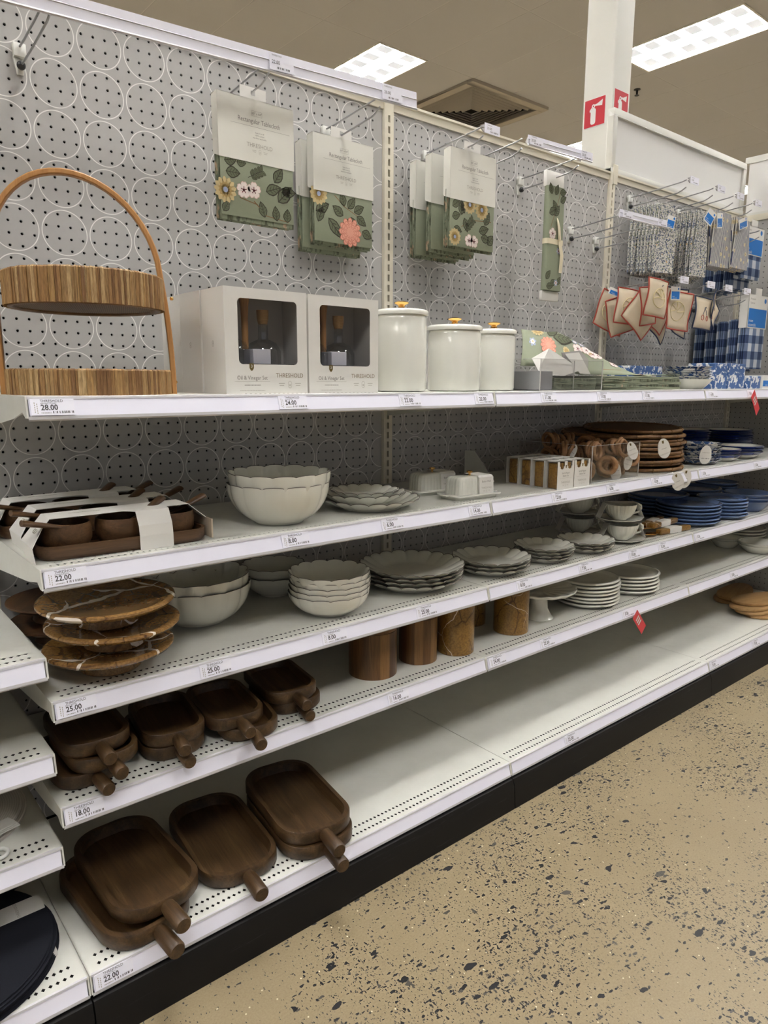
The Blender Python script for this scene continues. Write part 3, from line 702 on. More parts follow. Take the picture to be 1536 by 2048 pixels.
for x, z, pr, br, su, lb in (
    (0.008, Z1, '28.00', T_, 'SERVING STAND', 'price label reading 28.00 below the two-tier cane stand'),
    (0.512, Z1, '24.00', T_, 'OIL BOTTLE', 'price label reading 24.00 below the oil and vinegar boxes'),
    (0.862, Z1, '22.00', T_, 'FOOD CANISTER', 'price label reading 22.00 below the tallest white canister'),
    (1.136, Z1, '22.00', T_, '', 'faded price label at the right end of the first top shelf'),
    (1.425, Z1, '11.00', T_, 'NAPKINS', 'price label reading 11.00 below the acrylic bin of cloths'),
    (1.715, Z1, '11.00', T_, 'PLACEMAT', 'price label below the right end of the acrylic bin'),
    (1.985, Z1, '11.00', T_, 'RUNNER', 'price label below the pile of folded green cloths'),
    (2.462, Z1, '6.00', '', 'BOWL', 'price label below the speckled dishes at the third shelf start'),
    (2.80, Z1, '5.00', '', 'PLATE', 'price label above the pink-red hanging tag on the top shelf'),
    (0.008, Z2, '22.00', T_, 'SERVING BOWL', 'price label reading 22.00 below the boxed wooden bowl sets'),
    (0.512, Z2, '8.00', T_, 'DINNER BOWL', 'price label reading 8.00 below the large scalloped bowls on the second shelf'),
    (0.806, Z2, '6.00', T_, 'SALAD PLATE', 'price label reading 6.00 below the nested scalloped plates'),
    (1.124, Z2, '14.00', T_, 'BUTTER DISH', 'price label reading 14.00 below the butter dishes'),
    (1.50, Z2, '12.00', T_, 'SHAKER SET', 'price label below the salt and pepper cartons'),
    (1.80, Z2, '6.00', T_, 'NAPKIN RINGS', 'price label below the bin of napkin rings'),
    (2.085, Z2, '10.00', T_, 'CHARGER', 'price label below the rattan chargers'),
    (2.455, Z2, '5.00', '', 'PLATE', 'price label below the speckled white plates'),
    (2.93, Z2, '5.00', '', 'BOWL', 'price label at the right edge of the second shelf'),
    (0.008, Z3, '25.00', T_, 'FRUIT BOWL', 'price label reading 25.00 below the marble cake stands'),
    (0.300, Z3, '25.00', T_, 'SERVING BOWL', 'price label reading 25.00 below the pair of deep scalloped bowls'),
    (0.620, Z3, '8.00', T_, 'DINNER BOWL', 'price label reading 8.00 below the stack of five scalloped bowls'),
    (0.930, Z3, '25.00', T_, 'PLATTER', 'price label reading 25.00 below the stack of four scalloped platters'),
    (1.345, Z3, '8.00', T_, 'DINNER PLATE', 'price label reading 8.00 below the stack of three scalloped plates'),
    (1.665, Z3, '7.00', T_, 'SALAD PLATE', 'price label reading 7.00 below the small scalloped plates'),
    (1.965, Z3, '10.00', T_, 'CUP SAUCER', 'price label below the stacked cups and saucers'),
    (2.17, Z3, '15.00', T_, 'SERVER', 'price label below the marble handled servers'),
    (2.452, Z3, '5.00', '', 'PLATE', 'price label below the first stack of denim blue plates'),
    (0.008, Z4, '18.00', T_, 'SERVING TRAY', 'price label reading 18.00 below the small paddle trays'),
    (0.830, Z4, '16.00', T_, 'FOOD CANISTER', 'price label reading 16.00 below the wooden canisters'),
    (1.232, Z4, '24.00', T_, 'UTENSIL CROCK', 'price label reading 24.00 at the start of the second fourth-row shelf'),
    (1.475, Z4, '22.00', T_, 'CAKE STAND', 'price label reading 22.00 below the white cake stand'),
    (1.95, Z4, '5.00', '', 'PLATE', 'price label next to the red hanging tag below the white plates'),
    (2.80, Z4, '5.00', '', 'BOWL', 'price label below the white soup bowls'),
):
    price_label(x, z, pr, br, su, lb)
for x, pr, br, su, lb in ((0.008, '22.00', T_, 'SERVING TRAY', 'price label reading 22.00 below the large paddle trays at floor level'),
    (1.48, '22.00', T_, 'SERVING TRAY', 'price label reading 22.00 on the empty bottom shelf'),
    (2.445, '12.00', T_, 'BOARD', 'price label on the bottom shelf at the joint of the second and third bay'),
    (2.83, '15.00', T_, 'BOARD', 'price label below the pale wooden boards')):
    price_label(x, ZB, pr, br, su, lb, yf=YB)
# red hanging tags
def red_tag(loc, rz, label, ry):
    t = thing('red_tag', label, 'hanging tag', loc, rot=(0.1, ry, rz))
    MB().box(-0.020, 0.020, -0.0006, 0.0006, -0.118, 0.006).build('card', REDTAG, t)
    m = MB()
    for q in range(3): m.quad((-0.012, -0.001, -0.020-q*0.016), (0.012, -0.001, -0.020-q*0.016), (0.012, -0.001, -0.029-q*0.016), (-0.012, -0.001, -0.029-q*0.016))
    m.build('print', WHITEP, t)
red_tag((2.018, YS-0.022, Z4-0.030), 0.0, 'red clearance tag hanging from the fourth shelf below the white plates', -0.82)
red_tag((2.825, YS-0.022, Z1-0.022), 0.0, 'pink-red clearance tag hanging from the top shelf at the right edge', -0.86)

# ============================================================ PEG HOOKS
def hook_proto():
    t = thing('peg_hook', '', 'peg hook', (0, 0, 0), group='double wire peg hooks')
    MB().box(-0.013, 0.013, -0.016, 0.0, 0.012, 0.040).prism([(-0.013, 0.012), (0.013, 0.012), (0.007, -0.022), (-0.007, -0.022)], -0.006, 0.0, 'y').build('mount', WPLAST, t, bevel=0.002)
    MB().ball((0, -0.016, -0.006), 0.0095, 14, 8).build('stop_ball', BPLAST, t, smooth=1.0)
    MB().tube([(0, -0.008, -0.006), (0, -0.10, -0.002), (0, -0.225, 0.010), (0, -0.243, 0.016), (0, -0.262, 0.026)], 0.0024, 8).build('prong', WIRE, t, smooth=1.0)
    MB().tube([(0, -0.012, 0.032), (0, -0.06, 0.033), (0, -0.245, 0.050), (0, -0.262, 0.054)], 0.0024, 8).build('label_arm', WIRE, t, smooth=1.0)
    return t
hk0 = hook_proto()
HOOKS = [
    ('empty double wire hook at the top left corner of the pegboard', 0.160, 1.943),
    ('wire hook carrying the leftmost tablecloth pack', 0.640, 1.944),
    ('wire hook carrying the tablecloth packs beside the first upright', 0.978, 1.946),
    ('wire hook carrying three tablecloth packs right of the first upright', 1.377, 1.956),
    ('bare wire hook just right of the three tablecloth packs', 1.555, 1.955),
    ('wire hook carrying the rolled green runner', 1.853, 1.958),
    ('upper left of the two bare hooks left of the floral napkins', 2.170, 1.825),
    ('lower right of the two bare hooks next to the second upright', 2.345, 1.807),
    ('wire hook carrying the first bunch of floral napkins', 2.577, 2.006),
    ('wire hook carrying the second bunch of floral napkins', 2.800, 2.010),
    ('wire hook carrying the striped napkins', 2.985, 2.008),
    ('wire hook carrying the striped napkins at the right edge', 3.17, 2.005),
    ('wire hook carrying the red-edged cocktail napkins', 2.46, 1.615),
    ('wire hook behind the red-edged napkins carrying navy-edged ones', 2.79, 1.612),
    ('wire hook between the cherry napkins and the gingham packs', 2.96, 1.61),
    ('wire hook carrying the lower gingham tablecloths', 3.19, 1.61),
    ('wire hook carrying the upper gingham tablecloths', 3.27, 1.90)]
for i, (lb, x, z) in enumerate(HOOKS):
    if i == 0: hk0.location = (x, 0, z); hk0['label'] = lb
    else: dup(hk0, lb, (x, 0, z))
# small label flags at hook ends
FLAGM = MB().box(-0.034, 0.034, -0.001, 0, -0.013, 0.015).mesh('flag', PAPER)
FLAGB = MB().prism([(-0.034, -0.012), (-0.046, -0.004), (-0.034, -0.001)], -0.001, 0.004, 'y').prism([(-0.034, 0.0), (-0.050, 0.004), (-0.034, 0.010)], -0.001, 0.004, 'y').mesh('clip', CLEARISH)
def flag(x, z, price, label, y=-0.272, parent=None):
    t = thing('price_flag', label, 'price label', (x, y, z), group='price flags on the hook ends')
    put('card', FLAGM, t); put('clip', FLAGB, t)
    text(price, 0.010, INKL, t, (-0.024, -0.0013, 0.001), align='LEFT', name='price')
    text('THRESHOLD', 0.004, INKL, t, (-0.024, -0.0013, 0.0095), align='LEFT', name='brand_line')
    put('barcode', BARC[0], t, (-0.010, -0.0013, -0.009))
flag(1.405, 2.000, '20.00', 'price flag reading 20.00 above the three tablecloth packs')
for x, z, lb in ((2.62, 2.060, 'leftmost price flag above the floral napkins'), (2.85, 2.066, 'second price flag above the floral napkins'), (3.03, 2.064, 'price flag above the striped napkins'), (3.21, 2.062, 'price flag above the striped napkins at the right edge'),
                 (2.60, 1.672, 'price flag above the red-edged cocktail napkins'), (2.83, 1.672, 'price flag above the cherry napkins, left of two more'), (2.995, 1.671, 'price flag in front of the dark gingham cloths'), (3.18, 1.671, 'price flag right before the room essentials pack')):
    flag(x, z, '6.00', lb)
# long label strips held by the hook arms
def label_strip(x0, x1, za, zb, h, prices, label, y=-0.283):
    t = thing('label_strip', label, 'label strip', (x0, y, za), rot=(0, -math.atan2(zb-za, x1-x0), 0))
    L = sqrt((x1-x0)**2+(zb-za)**2)
    MB().box(0, L, -0.001, 0.0005, -h/2, h/2).build('insert', PAPER, t)
    MB().prism([(-0.0015, -h/2), (-0.0045, -h/2+0.002), (-0.0015, -h/2+0.006)], 0, L, 'x').prism([(-0.0012, h*0.05), (-0.003, h*0.08), (-0.0012, h*0.12)], 0, L, 'x').prism([(0.0005, -h/2), (0.012, -h*0.1), (0.0005, h/2)], 0.002, L-0.002, 'x').build('clear_holder', CLEARISH, t)
    for x, pr in prices:
        MB().box(x, x+0.066, -0.0055, -0.0047, -h*0.38, h*0.44).build('card', PAPER, t)
        text(pr, 0.011, INK, t, (x+0.006, -0.006, 0.0), align='LEFT', name='price', sx=0.9)
        text('THRESHOLD', 0.0048, INK, t, (x+0.006, -0.006, h*0.32), align='LEFT', name='brand_line')
        put('barcode', BARC[1], t, (x+0.020, -0.006, -h*0.30))
label_strip(0.02, 1.088, 1.957, 2.004, 0.044, ((0.607, '22.00'), (0.945, '20.00')), 'long label strip reading 22.00 and 20.00 along the first bay top')
label_strip(1.559, 1.898, 2.001, 2.011, 0.031, ((0.004, '20.00'), (0.27, '20.00')), 'label strip with two 20.00 labels above the rolled green runner')
label_strip(2.085, 2.412, 1.859, 1.863, 0.030, ((0.012, '6.00'), (0.255, '6.00')), 'label strip across the two bare hooks left of the floral napkins')

# ============================================================ FLORAL PRINT
class Print:
    """flat print on a cloth face in the xz plane, collected per colour"""
    def __init__(s): s.m = {}
    def poly(s, col, pts, y=0.0):
        m = s.m.setdefault(col, MB()); m.add([(a, y, b) for a, b in pts], [tuple(range(len(pts)))])
    def line(s, col, a, b, w, y=0.0):
        d = Vector((b[0]-a[0], b[1]-a[1])).normalized(); n = (-d.y*w/2, d.x*w/2)
        s.poly(col, [(a[0]+n[0], a[1]+n[1]), (a[0]-n[0], a[1]-n[1]), (b[0]-n[0], b[1]-n[1]), (b[0]+n[0], b[1]+n[1])], y)
    def leaf(s, x, z, L, ang, w=0.5):
        L *= 1.28
        ca, sa = cos(ang), sin(ang); R = lambda u, v: (x+u*ca-v*sa, z+u*sa+v*ca)
        sh = [(0, 0), (.15, .6), (.35, .95), (.55, .9), (.8, .5), (1, 0), (.8, -.5), (.55, -.9), (.35, -.95), (.15, -.6)]
        s.poly('leafline', [R(L*u*1.04-0.0008, L*w/2*v*1.10) for u, v in sh], 0)
        s.poly('leaf', [R(L*(0.04+u*0.9), L*w/2*v*0.88) for u, v in sh], -0.0001)
        s.line('leafline', R(0, 0), R(L*0.95, 0), L*0.04, -0.0002)
        for q in (.25, .45, .65):
            for sg in (1, -1): s.line('leafline', R(L*q, 0), R(L*(q+.16), sg*L*w*.30), L*0.03, -0.0002)
    def flower(s, x, z, r, n, c1, c2, cc, wid=0.6, tip=1.0):
        for lay, (k, col) in enumerate(((1.0, c1), (0.62, c2))):
            for i in range(n):
                a = 2*pi*(i+lay*.5)/n+0.2; ca, sa = cos(a), sin(a)
                pts = [(0, 0), (.45, wid*.5*.9), (.8, wid*.5), (1.0*tip, wid*.12), (1.0*tip, -wid*.12), (.8, -wid*.5), (.45, -wid*.5*.9)]
                s.poly(col, [(x+r*k*(u*ca-v*sa), z+r*k*(u*sa+v*ca)) for u, v in pts], -0.0002-0.0002*lay)
        s.poly(cc, [(x+r*.22*cos(a*pi/5), z+r*.22*sin(a*pi/5)) for a in range(10)], -0.0007)
    def blossom(s, x, z, r):
        for i in range(5):
            a = 2*pi*i/5+0.3; ca, sa = cos(a), sin(a)
            for k, col, y in ((1.0, 'pink', -0.0003), (0.9, 'pinkl', -0.0004)):
                pts = [(0.05, 0), (.4, .34), (.75, .45), (1, .22), (.94, 0), (1, -.22), (.75, -.45), (.4, -.34)]
                s.poly(col, [(x+r*k*(u*ca-v*sa), z+r*k*(u*sa+v*ca)) for u, v in pts], y)
            s.line('maroon', (x, z), (x+r*.42*ca, z+r*.42*sa), r*.10, -0.0006)
        s.poly('maroon', [(x+r*.14*cos(a*pi/4), z+r*.14*sin(a*pi/4)) for a in range(8)], -0.0006)
    def daisy(s, x, z, r): s.flower(x, z, r, 13, 'yellow', 'yellowd', 'blue', 0.42)
    def mum(s, x, z, r):
        for k in (1.0, 0.8, 0.6, 0.4):
            n = 12; j = int(k*10)
            for i in range(n):
                a = 2*pi*(i+j*.5)/n; ca, sa = cos(a), sin(a)
                pts = [(0, 0), (.6, .22), (.9, .17), (1, 0), (.9, -.17), (.6, -.22)]
                y = -0.0002-(1-k)*0.0008
                s.poly('corald', [(x+r*k*(u*ca-v*sa), z+r*k*(u*sa+v*ca)) for u, v in pts], y)
                s.poly('coral', [(x+r*k*.95*(u*ca-v*.86*sa), z+r*k*.95*(u*sa+v*.86*ca)) for u, v in pts], y-0.00008)
    def sprig(s, x, z, L, ang):
        s.line('leafline', (x, z), (x+L*cos(ang), z+L*sin(ang)), L*.03)
        for i in range(4):
            q = .25+.22*i; px, pz = x+L*q*cos(ang), z+L*q*sin(ang)
            for sg in (1, -1): s.leaf(px, pz, L*.3, ang+sg*0.9, .6)
    def build(s, parent, loc=(0, 0, 0), rot=(0, 0, 0), bend=None):
        for c, m in s.m.items():
            if bend: m.v = [bend(v) for v in m.v]
            nm = 'printed_leaves' if 'leaf' in c else 'printed_stem' if c == 'stem' else 'printed_flowers'
            m.build(nm, PR[c], parent, loc, rot)['kind'] = 'stuff'
def print1():
    p = Print(); D = 0.0
    p.leaf(.015, -.030, .030, 0.0, .7); p.leaf(.012, -.006, .026, .2, .8); p.sprig(.075, -.035, .045, .5)
    p.leaf(.125, -.060, .036, .35, .6); p.leaf(.150, -.035, .034, 1.0, .62); p.leaf(.160, -.080, .045, .8, .6); p.leaf(.168, -.055, .035, .1, .62)
    p.daisy(.012, -.073, .030); p.line('stem', (.05, -.085), (.10, -.095), .002); p.line('stem', (.09, -.088), (.125, -.118), .0025); p.line('stem', (.125, -.118), (.19, -.125), .0018)
    p.blossom(.062, -.066, .020); p.blossom(.090, -.063, .020)
    p.leaf(.120, -.122, .030, 1.9, .6); p.leaf(.155, -.126, .028, 1.7, .6); p.leaf(.185, -.126, .026, 1.5, .7); p.leaf(.045, -.004, .02, 0, .8); p.leaf(.005, -.122, .022, 1.0, .7)
    return p
def print2():
    p = Print()
    p.daisy(.015, -.008, .030); p.leaf(.005, -.055, .040, .5, .62); p.leaf(.012, -.082, .04, 1.2, .5)
    p.line('stem', (.07, -.004), (.105, -.03), .0022); p.line('stem', (.105, -.03), (.165, -.055), .0018)
    for a, b, L, g in ((.105, -.028, .030, 1.9), (.118, -.033, .032, .9), (.140, -.040, .032, .5), (.150, -.050, .032, -.6), (.100, -.055, .034, 2.6), (.128, -.055, .036, -1.2), (.118, -.062, .040, -1.8)): p.leaf(a, b, L, g, .62)
    p.leaf(.048, -.068, .055, -.8, .45); p.mum(.125, -.098, .042); p.leaf(.17, -.09, .03, -.4, .7)
    return p
def print4():
    p = Print()
    p.daisy(.085, -.006, .028); p.daisy(.140, -.014, .030); p.leaf(.010, -.020, .030, .6, .62); p.leaf(.045, -.004, .028, -1.0, .6)
    p.leaf(.050, -.040, .034, 1.6, .62); p.leaf(.062, -.048, .034, -1.2, .55); p.leaf(.010, -.050, .028, .3, .7)
    p.line('stem', (.05, -.075), (.10, -.05), .0018); p.line('stem', (.10, -.05), (.185, -.045), .0022)
    p.leaf(.018, -.080, .028, -.3, .6); p.sprig(.065, -.085, .05, .8); p.leaf(.130, -.080, .036, .3, .6); p.leaf(.155, -.058, .036, 1.1, .6); p.leaf(.14, -.095, .034, -.2, .6)
    p.daisy(.022, -.108, .026); p.blossom(.085, -.112, .019); p.blossom(.108, -.113, .019); p.leaf(.172, -.115, .03, .9, .8)
    return p
def cloth_pack(label, x, y, z, w, hcard, hfab, pr, loc_group='tablecloth packs on hooks', size='60" x 84"', dep=0.030, lean=0.0):
    """x = left of the front face, z = top of the card ; faces -y"""
    t = thing('tablecloth_pack', label, 'tablecloth', (x, y, z), rot=(0, lean, 0), group=loc_group)
    c = MB().box(0, w, 0, 0.0012, -hcard, 0).add([(0, 0, 0), (0, 0, -hcard), (0, dep*0.9, -hcard*0.93), (0, dep, -hcard*0.90), (0, dep, -0.004)], [(0, 4, 3, 2, 1)])
    c.box(0, w, 0, dep, -0.0012, 0).add([(w, 0, 0), (w, 0, -hcard), (w, dep, -hcard*0.90), (w, dep, -0.004)], [(0, 1, 2, 3)])
    c.build('card_sleeve', CARD, t, bevel=0.0004, bseg=1)
    cs = t.children[0]
    hx = w*0.465; tab = MB()
    hole = [(hx+0.0045*cos(a*pi/6), 0.014+0.0045*sin(a*pi/6)) for a in range(12)]
    tb = [(hx+0.036, 0.0), (hx+0.036, 0.022), (hx+0.030, 0.027), (hx-0.030, 0.027), (hx-0.036, 0.022), (hx-0.036, 0.0)]
    ring = [min(range(6), key=lambda q: abs(((math.atan2(tb[q][1]-0.014, tb[q][0]-hx)-a*pi/6)+pi) % (2*pi)-pi)) for a in range(12)]
    tab.box(hx-0.036, hx-0.006, 0.002, 0.003, -0.001, 0.027).box(hx+0.006, hx+0.036, 0.002, 0.003, -0.001, 0.027).box(hx-0.006, hx+0.006, 0.002, 0.003, -0.001, 0.0085).box(hx-0.006, hx+0.006, 0.002, 0.003, 0.0195, 0.027)
    tab.build('hang_tab', CARD2, cs)
    n = 6; rd = random.Random(label)
    for i in range(n):
        a = i*dep/n; oz = rd.uniform(-0.004, 0.004) + (0.0 if i == 0 else -0.004*(i % 3)); ox = rd.uniform(-0.004, 0.004) if i else 0
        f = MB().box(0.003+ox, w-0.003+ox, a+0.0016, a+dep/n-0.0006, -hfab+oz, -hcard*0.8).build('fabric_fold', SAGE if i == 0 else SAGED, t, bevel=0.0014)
        if i == 0 and pr: pr.build(f, (0.003, 0.0012, -hcard-0.001))
    ft = 0.0
    text(size, 0.0075, INKL, cs, (w*0.5, -0.0006, -0.032), name='size_print')
    m = MB(); bx, bz, bw, bh = w*0.5, -0.032, 0.029, 0.012
    for q in ((-bw/2, bw/2, bh/2-0.0004, bh/2), (-bw/2, bw/2, -bh/2, -bh/2+0.0004), (-bw/2, -bw/2+0.0004, -bh/2, bh/2), (bw/2-0.0004, bw/2, -bh/2, bh/2)):
        m.quad((bx+q[0], -0.0005, bz+q[2]), (bx+q[1], -0.0005, bz+q[2]), (bx+q[1], -0.0005, bz+q[3]), (bx+q[0], -0.0005, bz+q[3]))
    m.quad((w*.16, -0.0005, -0.0625), (w*.94, -0.0005, -0.0625), (w*.94, -0.0005, -0.062), (w*.16, -0.0005, -0.062))
    m.build('ruled_lines', INKL, cs)
    text('Rectangular Tablecloth', 0.0155, INKL, cs, (w*0.53, -0.0006, -0.050), name='title_print', sx=0.82)
    for q, s_ in enumerate(('Seats 6 to 8', '100% cotton', 'machine washable')): text(s_, 0.0052, INKL, cs, (w*.53, -0.0006, -0.075-q*0.006), name='small_print')
    text('THRESHOLD', 0.0135, INKT, cs, (w*.53, -0.0006, -0.105), name='brand_print', sx=0.95)
    emblem(cs, w*.53, -0.118, 0.0055, -0.0006)
    return t
def emblem(par, x, z, r, y):
    """small lozenge-shaped mark with a tiny monogram between two lines of fine print"""
    m = MB(); pts = []
    for a in range(20):
        q = 2*pi*a/20; pts.append((x+r*.62*cos(q), z+(r*.45 if sin(q) > 0 else -r*.45)+r*.62*sin(q)))
    for a in range(20):
        p0, p1 = pts[a], pts[(a+1) % 20]; s = 0.86
        f = lambda p: (x+(p[0]-x)*s, z+(p[1]-z)*0.9)
        m.quad((p0[0], y, p0[1]), (p1[0], y, p1[1]), (f(p1)[0], y, f(p1)[1]), (f(p0)[0], y, f(p0)[1]))
    for sx in (-1, 1):
        for q in range(2):
            w = r*(1.5-0.5*q); cx = x+sx*r*2.9
            m.quad((cx-w/2-r*.3, y, z+r*.25-q*r*.6), (cx+w/2+r*.3, y, z+r*.25-q*r*.6), (cx+w/2+r*.3, y, z+r*.40-q*r*.6), (cx-w/2-r*.3, y, z+r*.40-q*r*.6))
    for q in range(2): m.quad((x-r*.25, y, z-r*.1-q*r*.35), (x+r*.25, y, z-r*.1-q*r*.35), (x+r*.25, y, z+r*.08-q*r*.35), (x-r*.25, y, z+r*.08-q*r*.35))
    m.build('emblem', INKT, par)
# bay 1 and bay 2 packs
cloth_pack('tablecloth pack with two white blossoms, nearest to the cane stand', 0.540, -0.190, 1.931, 0.212, 0.145, 0.279, print1())
cloth_pack('tablecloth pack with a large coral flower left of the first upright', 0.879, -0.090, 1.934, 0.214, 0.150, 0.283, print2())
cloth_pack('tablecloth pack hanging behind the one with the coral flower', 0.868, -0.046, 1.922, 0.214, 0.150, 0.290, None)
cloth_pack('front tablecloth pack of three hanging right of the first upright', 1.302, -0.202, 1.953, 0.204, 0.147, 0.280, print4())
cloth_pack('middle tablecloth pack of three hanging right of the first upright', 1.297, -0.125, 1.950, 0.204, 0.145, 0.284, None)
cloth_pack('rearmost tablecloth pack of three hanging right of the first upright', 1.294, -0.056, 1.944, 0.204, 0.145, 0.284, None)
# rolled runner tied with ribbon
rn = thing('rolled_runner', 'rolled green floral runner tied with a cream ribbon on a hook', 'table runner', (1.850, -0.170, 1.952))
sec = rrect(-0.048, 0.048, -0.012, 0.012, 0.010, 4)
MB().prism(sec, -0.372, -0.022).build('cloth', SAGE, rn, smooth=0.7)
p = Print()
for a in ((-.03, -.05, .03, 1.9), (-.01, -.05, .03, 1.2), (0.02, -.07, .03, .6), (-.04, -.115, .035, .5), (-.01, -.12, .035, 1.0), (.0, -.10, .03, 2.2), (-.045, -.335, .03, .9), (-.02, -.35, .03, .3), (.02, -.35, .026, 1.0), (.015, -.04, .03, .2), (-.04, -.36, .03, .1)): p.leaf(*a, .62)
p.line('stem', (-.03, -.16), (0, -.09), .002); p.line('stem', (0, -.09), (.02, -.03), .0018); p.flower(.012, -.345, .012, 6, 'blue', 'pinkl', 'maroon'); p.blossom(-.018, -.180, .020); p.flower(.02, -.235, .012, 6, 'blue', 'pinkl', 'maroon')
p.build(rn.children[0], (0, -0.0122, 0))
MB().box(-0.050, 0.050, -0.002, 0.014, -0.024, 0.030).build('header_card', CARD2, rn, bevel=0.004); MB().box(-0.050, 0.048, -0.001, 0.012, -0.408, -0.374).build('foot_card', CARD2, rn, bevel=0.003)
RIB = mat('ribbon_satin', (0.72, 0.64, 0.46), 0.45)
rb = MB().prism(rrect(-0.0495, 0.0495, -0.0135, 0.0135, 0.0115, 4), -0.215, -0.197)
rb.build('ribbon_band', RIB, rn, smooth=0.7)
MB().tube([(0.02, -0.016, -0.20), (0.005, -0.022, -0.16), (0.0, -0.018, -0.13), (0.012, -0.015, -0.15), (0.022, -0.018, -0.20)], 0.008, 6, flat=(1, .15)).build('ribbon_bow', RIB, rn, smooth=1)
MB().tube([(0.02, -0.016, -0.205), (0.030, -0.02, -0.25), (0.028, -0.018, -0.31)], 0.010, 6, flat=(1, .12)).build('ribbon_tail', RIB, rn, smooth=1)

# ============================================================ TOP SHELF GOODS
# ---- two-tier cane stand
bs = thing('tiered_basket', 'two-tier round cane serving stand with a tall bent-wood handle', 'basket', (0.178, -0.285, Z1), rz=-0.35)
def cane_tier(R, h, z, seed):
    rd = random.Random(seed); m = MB(); m.c = []
    a = 0.0
    while a < 2*pi-0.02:
        w = rd.uniform(0.022, 0.050); w = min(w, 2*pi-a); b = a+w*0.96; hh = h+rd.uniform(-0.0006, 0.0006); rr = R+rd.uniform(-0.0012, 0.0018); t = 0.007
        k = rd.random(); col = [(0.42, 0.25, 0.095), (0.33, 0.18, 0.065), (0.50, 0.34, 0.16), (0.22, 0.11, 0.04), (0.36, 0.22, 0.09)][int(k*5)]
        c0, s0, c1, s1 = cos(a), sin(a), cos(b), sin(b); cm, sm_ = cos((a+b)/2), sin((a+b)/2); o = len(m.v); ro = rr+0.0015
        ring = lambda r, z_: [(r*c0, r*s0, z_), ((r+0.0012)*cm, (r+0.0012)*sm_, z_), (r*c1, r*s1, z_)]
        m.v += ring(rr, z)+ring(rr, z+hh-0.003)+ring(rr-0.003, z+hh)+ring(rr-t, z+hh)+ring(rr-t, z)
        for q in range(4):
            for s_ in range(2): m.f.append((o+q*3+s_, o+q*3+s_+1, o+q*3+s_+4, o+q*3+s_+3)); m.c.append(col)
        m.f += [(o, o+3, o+6, o+9, o+12), (o+2, o+14, o+11, o+8, o+5)]; m.c += [col, col]
        a += w
    return m
for nm, R, h, z, sd in (('lower_tier', 0.160, 0.050, 0.0, 1), ('upper_tier', 0.152, 0.066, 0.172, 2)):
    w = cane_tier(R, h, z, sd).build(nm, CANE, bs)
    MB().lathe([(R-0.007, z+0.004), (R-0.004, z+0.008), (R-0.004, z+0.011)], 40).build('woven_floor', WEAVE, w)
    MB().torus(R-0.010, 0.006, 40, 8, (0, 0, z+0.004)).build('hoop', RATTAN, w, smooth=1)
hp = []
for i in range(7): hp.append((-0.166+0.008*(i/6.0)**2, 0, 0.0+0.25*i/6))
for i in range(1, 24):
    a = pi-pi*i/24; hp.append((0.158*cos(a), 0, 0.25+0.185*sin(a)))
for i in range(7): hp.append((0.166-0.008*((6-i)/6.0)**2, 0, 0.25-0.25*i/6))
hm = MB()
n = len(hp)
for i, q in enumerate(hp):
    a, b = hp[max(i-1, 0)], hp[min(i+1, n-1)]; t = Vector((b[0]-a[0], 0, b[2]-a[2])).normalized(); nn = Vector((t.z, 0, -t.x)); 
    for u, w in ((-0.0055, -0.007), (-0.0035, -0.009), (0.0035, -0.009), (0.0055, -0.007), (0.0055, 0.007), (0.0035, 0.009), (-0.0035, 0.009), (-0.0055, 0.007)): hm.v.append((q[0]+nn.x*u-0.030*(q[2]/0.435)**2, w, q[2]+nn.z*u))
    if i: o = i*8; hm.f += [(o-8+k, o-8+(k+1) % 8, o+(k+1) % 8, o+k) for k in range(8)]
hm.f += [tuple(range(8)), tuple(range(8*n-1, 8*n-9, -1))]
hm.build('handle', BENT, bs, smooth=0.6)
for sx in (-1, 1):
    for z in (0.025, 0.20): MB().ball((sx*0.170, 0, z), 0.004, 8, 6).build('rivet', GOLD, bs, smooth=1)

